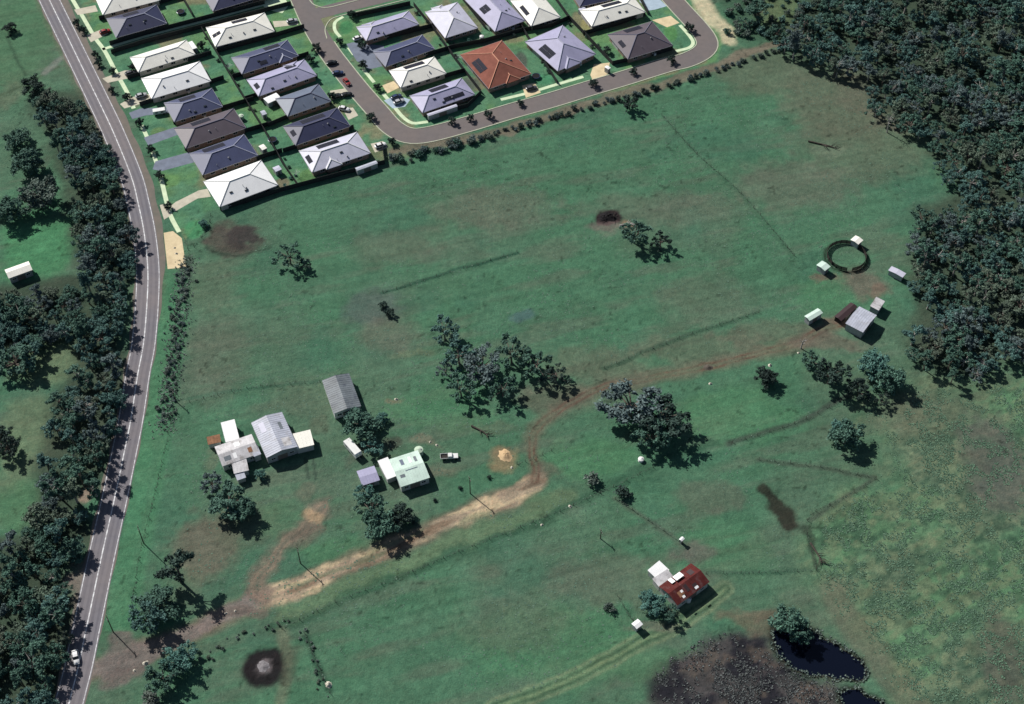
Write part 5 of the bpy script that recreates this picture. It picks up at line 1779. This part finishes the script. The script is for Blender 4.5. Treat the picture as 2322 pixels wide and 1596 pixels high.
def box_vehicle(u, v, du, dv, L, W, H, label, name, cat, mat, wheels=2):
    p, q = P(u, v, H * .7), P(u + du, v + dv, H * .7)
    root = empty(name, (p.x, p.y, 0), math.atan2(q.y - p.y, q.x - p.x))
    tag(root, label, cat)
    mb = MB()
    hl, hw = L / 2, W / 2
    prof = [(-hl, .55), (hl * .92, .55), (hl, .95), (hl, H - .35), (hl * .9, H), (-hl * .95, H), (-hl, H - .2)]
    k = len(prof)
    mb.add([(x, -hw, z) for x, z in prof] + [(x, hw, z) for x, z in prof], [tuple(range(k)), tuple(range(2 * k - 1, k - 1, -1))] + [(i, k + i, k + (i + 1) % k, (i + 1) % k) for i in range(k)])
    mb.build('body', mat, root)
    for s in (-1, 1):
        for t in ((-.2,) if wheels == 2 else (-.6, .6)):
            mb = MB()
            mb.tube((t * hl, s * (hw - .22), .33), (t * hl, s * (hw + .01), .33), .33, n=12)
            mb.build('wheel', M['rubber'], root)
        for t in (-.5, .4):
            mb = MB()
            mb.box(t * hl - .45, t * hl + .45, s * (hw + .004) - .02, s * (hw + .004) + .02, H * .55, H * .8)
            mb.build('window', M['glass'], root)
    mb = MB()
    mb.tube((hl, 0, .5), (hl + .9, 0, .45), .06, n=5)
    mb.build('drawbar', M['rail'], root)
    return root


box_vehicle(799, 1015, 26, 30, 6.6, 2.2, 2.5, 'long white trailer parked beside the farm trees', 'caravan', 'trailer', M['white_paint'])
box_vehicle(361, 251, 24, -4, 4.6, 1.8, 1.95, 'white van on the driveway of the slate-blue house', 'van', 'van', M['white_paint'], 4)
# ute: white tray and cab beside the cottage
p = P(1021, 1034, .8)
root = empty('utility_truck', (p.x, p.y, 0), R(4))
tag(root, 'white utility truck with an empty tray on the grass right of the cottage', 'truck')
mb = MB()
mb.add([(-.95, y, z) for y in (-.82, .82) for z in (.5, 1.0)] + [(.6, y, z) for y in (-.82, .82) for z in (.5, .95)], [(0, 1, 3, 2), (4, 6, 7, 5), (1, 5, 7, 3), (0, 4, 5, 1), (2, 3, 7, 6)])
mb.v = [(x + 1.6, y, z) for x, y, z in mb.v]
mb.build('bonnet', M['white_paint'], root)
mb = MB()
mb.add([(-.75, -.8, .6), (.75, -.8, .6), (.45, -.66, 1.55), (-.7, -.66, 1.6), (-.75, .8, .6), (.75, .8, .6), (.45, .66, 1.55), (-.7, .66, 1.6)], [(0, 1, 2, 3), (7, 6, 5, 4), (1, 5, 6, 2), (3, 7, 4, 0), (2, 6, 7, 3)])
mb.build('cab', M['white_paint'], root)
for n_, x0, x1, y0, y1, z0, z1 in (('tray_floor', -2.9, -.8, -.88, .88, .72, .80), ('tray_side', -2.9, -.8, -.92, -.86, .803, 1.15), ('tray_side', -2.9, -.8, .86, .92, .803, 1.15), ('tailgate', -2.98, -2.905, -.9, .9, .72, 1.15)):
    mb = MB()
    mb.box(x0, x1, y0, y1, z0, z1)
    mb.build(n_, M['white_paint'] if n_ != 'tray_floor' else M['darktimber'], root)
for x in (-1.9, 1.6):
    for s in (-1, 1):
        mb = MB()
        mb.tube((x, s * .68, .36), (x, s * .9, .36), .36, n=12)
        mb.build('wheel', M['rubber'], root)

# ------------------------------------------------------------------ tanks, poles, piles
def tank(u, v, r_, h, mat, label):
    p_ = P(u, v, h)
    root_ = empty('water_tank', (p_.x, p_.y, 0))
    tag(root_, label, 'water tank')
    mb = MB()
    mb.tube((0, 0, 0), (0, 0, h), r_, n=20)
    for k in range(5):
        mb.tube((0, 0, h * (k + .4) / 5), (0, 0, h * (k + .6) / 5), r_ + .03, n=20)
    mb.build('wall', mat, root_)
    mb = MB()
    mb.tube((0, 0, h), (0, 0, h + r_ * .3), r_ + .06, .15, n=20)
    lid = mb.build('lid', mat, root_)
    mb = MB()
    mb.tube((r_ * .5, 0, h + .1), (r_ * .5, 0, h + r_ * .2 + .05), .22, n=10)
    mb.build('hatch', M['rail'], lid)


tank(949, 1019, 1.25, 2.0, M['tankgreen'], 'round mint water tank at the upper corner of the cottage')
tank(1561, 1357, .7, 1.3, M['white_paint'], 'small white round tank in the shadow of the red farmhouse')
tank(1453, 1040, .8, .9, M['white_paint'], 'small white trough below the huge grey-crowned gum')


def pole(u, v, h, label):
    p_ = P(u, v)
    root_ = empty('power_pole', (p_.x, p_.y, 0), R(20))
    tag(root_, label, 'power pole', 'timber power poles')
    mb = MB()
    mb.tube((0, 0, -.2), (0, 0, h), .17, .11, n=8)
    mb.build('pole', M['timber'], root_)
    mb = MB()
    mb.box(-.06, .06, -1.0, 1.0, h - .75, h - .6)
    arm = mb.build('crossarm', M['timber'], root_)
    for y in (-.85, -.3, .3, .85):
        mb = MB()
        mb.tube((0, y, h - .6), (0, y, h - .42), .05, n=6)
        mb.build('insulator', M['chrome'], arm)


pole(681, 1277, 8.0, 'timber power pole throwing a shadow over the left part of the dirt road')
pole(1066, 1119, 8.0, 'timber power pole at the right part of the dirt road below the cottage')
pole(326, 1232, 8.5, 'timber power pole on the roadside fence above the junction trees')
pole(257, 1433, 8.5, 'timber power pole at the mouth of the dirt road')
pole(1361, 1221, 4.5, 'short leaning power pole in the lower paddock')
pole(398, 909, 5.5, 'timber power pole on the roadside fence left of the farmhouse')


def mound(name, u, v, rx, ry, h, mat, label, cat, seed=0, rz=0.0, rough=.25):
    p_ = P(u, v)
    mb = MB()
    n, rings = 22, 7
    pts = [(0, 0, h)]
    rg_ = random.Random(seed)
    ph = [rg_.uniform(.8, 1.2) for _ in range(n)]
    for i in range(1, rings + 1):
        t = i / rings
        for k in range(n):
            a = 2 * math.pi * k / n
            q = t * (1 + (ph[k] - 1) * t)
            z = h * (math.cos(t * math.pi) + 1) / 2 * (1 + rg_.uniform(-rough, rough)) - (.05 if i == rings else 0)
            pts.append((math.cos(a) * q * rx, math.sin(a) * q * ry, z))
    fs = [(0, 1 + k, 1 + (k + 1) % n) for k in range(n)]
    for i in range(rings - 1):
        for k in range(n):
            a, b_ = 1 + i * n + k, 1 + i * n + (k + 1) % n
            fs.append((a, a + n, b_ + n, b_))
    mb.add(pts, fs)
    o = mb.build(name, mat, None, True)
    o.location = (p_.x, p_.y, 0)
    o.rotation_euler = (0, 0, rz)
    return tag(o, label, cat)


mound('sand_pile', 1145, 1032, 2.0, 2.6, .9, M['sand'], 'heap of tan sand at the bend of the track', 'sand pile', 3, .5)
mound('ash_heap', 597, 1510, 2.0, 1.7, .3, M['ash'], 'pale grey ash heap in the middle of the burnt circle', 'ash heap', 4)
mound('soil_heap', 1605, 833, 1.6, 1.3, .5, M['timber'], 'low brown soil heap beside the track', 'soil heap', 6)
# burnt brush pile with crossing branches
p = P(1378, 492)
root = empty('burnt_brush_pile', (p.x, p.y, 0))
tag(root, 'burnt black brush pile in the middle of the big paddock', 'brush pile')
mo = mound('heap', 1378, 492, 3.4, 2.6, 1.0, M['charcoal'], None, None, 9)
mo.parent = root
mo.location = (0, 0, 0)
rg = random.Random(5)
for k in range(16):
    a = rg.random() * 6.28
    c = Vector((rg.uniform(-2.4, 2.4), rg.uniform(-1.6, 1.6), rg.uniform(.3, 1.0)))
    d = Vector((math.cos(a), math.sin(a), rg.uniform(-.15, .3))) * rg.uniform(.9, 2.0)
    mb = MB()
    mb.tube(c - d, c + d, .10, .05, n=5)
    mb.build('branch', M['charcoal'] if k % 3 else M['deadwood'], root)


def fallen(u, v, L, ang, label, seed, mat='deadwood'):
    p_ = P(u, v)
    root_ = empty('fallen_tree', (p_.x, p_.y, 0), ang)
    tag(root_, label, 'fallen tree')
    rg_ = random.Random(seed)
    mb = MB()
    mb.tube((-L / 2, 0, .3), (L * .2, .2, .35), .32, .22, n=7)
    mb.tube((L * .2, .2, .35), (L / 2, -.3, .5), .22, .08, n=7)
    mb.build('trunk', M[mat], root_)
    for k in range(7):
        x = rg_.uniform(-.1, .48) * L
        s = rg_.choice((-1, 1))
        mb = MB()
        a = Vector((x, 0, .4))
        mid = a + Vector((rg_.uniform(.3, 1.2), s * rg_.uniform(.6, 1.4), rg_.uniform(.1, .8)))
        mb.tube(a, mid, .12, .08, n=5)
        mb.tube(mid, mid + Vector((rg_.uniform(.2, 1.1), s * rg_.uniform(.2, 1.0), rg_.uniform(-.3, .4))), .08, .03, n=5)
        mb.build('branch', M[mat], root_)


fallen(1866, 330, 11.0, R(-22), 'dark fallen dead tree in the dry upper right paddock', 3)
fallen(1087, 977, 6.0, R(-35), 'small dark fallen branch on the grass above the sand heap', 4)
fallen(1420, 510, 5.0, R(15), 'pale fallen log beside the burnt brush pile', 6, 'palebark')
fallen(1850, 1255, 7.0, R(-70), 'dark log lying along the hollow at the marsh edge', 8)
for k, (u, v, r_) in enumerate(((898, 905, .5), (975, 1002, .35), (990, 1009, .4), (1610, 870, .5), (1228, 1190, .4), (1292, 1148, .5), (512, 1390, .35), (533, 1385, .35), (305, 1520, .4), (330, 1503, .7),
                                (1160, 1060, .4), (985, 1133, .5), (1108, 1080, .5), (1043, 1105, .45), (400, 575, .5), (396, 562, .4), (745, 1552, .9), (1810, 800, .4), (1745, 828, .6))):
    dark = k in (11, 12, 13)
    if dark:
        tree(u, v, 7, 'shrub', 'leaf_dark', ('small dark bush below the cottage', 'small dark bush right of the cottage truck', 'small dark bush above the right power pole')[k - 11], 'bush', name='shrub', seed=k)
        continue
    mound('rock', u, v, r_ * 1.3, r_, r_ * .9, M['stone'], 'pale rock lying in the grass', 'rock', k, k * 1.1, .3)['group'] = 'pale rocks in the grass'

# ------------------------------------------------------------------ small things in the estate yards
def clothesline(u, v, label):
    p_ = P(u, v)
    root_ = empty('clothesline', (p_.x, p_.y, 0), random.random())
    tag(root_, label, 'clothesline')
    mb = MB()
    mb.tube((0, 0, 0), (0, 0, 2.0), .05, n=6)
    mb.build('post', M['rail'], root_)
    for k in range(4):
        a_ = math.pi / 2 * k
        mb = MB()
        mb.tube((0, 0, 1.9), (1.5 * math.cos(a_), 1.5 * math.sin(a_), 2.05), .035, n=5)
        mb.build('arm', M['rail'], root_)
    mb = MB()
    for q in (.6, 1.0, 1.4):
        for k in range(4):
            a_, b2 = math.pi / 2 * k, math.pi / 2 * (k + 1)
            mb.tube((q * math.cos(a_), q * math.sin(a_), 1.9 + q * .1), (q * math.cos(b2), q * math.sin(b2), 1.9 + q * .1), .015, n=3)
    mb.build('line', M['white_paint'], root_)


def trampoline(u, v, label):
    p_ = P(u, v)
    root_ = empty('trampoline', (p_.x, p_.y, 0))
    tag(root_, label, 'trampoline')
    mb = MB()
    mb.tube((0, 0, .78), (0, 0, .80), 1.35, n=20)
    mb.build('mat', M['charcoal'], root_)
    mb = MB()
    for k in range(20):
        a_, b2 = 2 * math.pi * k / 20, 2 * math.pi * (k + 1) / 20
        mb.tube((1.5 * math.cos(a_), 1.5 * math.sin(a_), .8), (1.5 * math.cos(b2), 1.5 * math.sin(b2), .8), .13, n=5)
    mb.build('pad', PAINT['blue'], root_)
    for k in range(6):
        a_ = 2 * math.pi * k / 6
        mb = MB()
        mb.tube((1.5 * math.cos(a_), 1.5 * math.sin(a_), 0), (1.5 * math.cos(a_), 1.5 * math.sin(a_), .8), .035, n=5)
        mb.build('leg', M['rail'], root_)


clothesline(520, 158, 'rotary clothesline behind the bright white-roofed house')
clothesline(672, 400, 'rotary clothesline on the lawn beside the lower paddock fence')
clothesline(1040, 138, 'rotary clothesline on the lawn left of the terracotta roof')
clothesline(1402, 112, 'rotary clothesline on the lawn left of the dark corner house')
trampoline(410, 30, 'round trampoline behind the navy-roofed house near the top')
trampoline(618, 320, 'round trampoline behind the dark navy house of the inner row')
trampoline(1215, 176, 'round trampoline between the terracotta and big lilac roofs')
tank(546, 262, .9, 1.6, M['tankgreen'], 'small round rain tank behind the plum-roofed house')
tank(1092, 82, .8, 1.6, M['white_paint'], 'small white rain tank above the terracotta roof')
tank(600, 390, .8, 1.6, M['white_paint'], 'small white rain tank at the back of the big white corner house')
rg = random.Random(21)
for (u0, v0), (u1, v1) in (((470, 86), (540, 206)), ((552, 222), (670, 414)), ((945, 30), (1080, 204)), ((1195, 92), (1256, 180)), ((1295, 60), (1380, 140)), ((640, 428), (862, 370)), ((1395, 142), (1515, 112)), ((1000, 108), (1170, 84))):
    for k in range(7):
        t_ = rg.random()
        q = P(u0 + (u1 - u0) * t_ + rg.uniform(3, 8) * rg.choice((-1, 1)), v0 + (v1 - v0) * t_ - rg.uniform(2, 7))
        tree(0, 0, 0, 'shrub', rg.choice(['leaf_dense', 'leaf_dark', 'leaf_shrub', 'leaf_teal']), 'small garden shrub along a back fence of the estate', 'shrub', 'garden shrubs of the estate', name='garden_shrub', base=(q, rg.uniform(.4, .8)))

def dead_tree(u, v, h, label, seed):
    p_ = P(u, v)
    root_ = empty('dead_tree', (p_.x, p_.y, 0), seed)
    tag(root_, label, 'tree')
    rg_ = random.Random(seed)
    mb = MB()
    mb.tube((0, 0, -.2), (.2, .1, h * .6), .26, .15, n=7)
    mb.tube((.2, .1, h * .6), (.5, 0, h), .15, .04, n=6)
    mb.build('trunk', M['palebark'], root_)
    for k in range(9):
        z = h * rg_.uniform(.35, .9)
        a_ = rg_.random() * 6.28
        L = h * rg_.uniform(.15, .3)
        a = Vector((.2, .1, z))
        mid = a + Vector((math.cos(a_) * L * .6, math.sin(a_) * L * .6, L * .35))
        mb = MB()
        mb.tube(a, mid, .09, .06, n=5)
        mb.tube(mid, mid + Vector((math.cos(a_ + .5) * L * .5, math.sin(a_ + .5) * L * .5, L * .3)), .06, .02, n=5)
        mb.tube(mid, mid + Vector((math.cos(a_ - .6) * L * .4, math.sin(a_ - .6) * L * .4, L * .1)), .05, .02, n=5)
        mb.build('branch', M['palebark'], root_)


for k, (u, v, h, lb) in enumerate(((2092, 610, 9, 'bare pale dead tree on the forest edge beside the narrow shed'), (2010, 300, 8, 'bare pale dead tree on the forest edge above the fallen tree'),
                                   (1895, 175, 8, 'bare pale dead tree at the upper forest edge'), (175, 1140, 7, 'bare pale dead tree in the gap of the lower roadside wood'), (1815, 790, 5, 'small bare dead tree beside the track near the barn'))):
    dead_tree(u, v, h, lb, 40 + k)
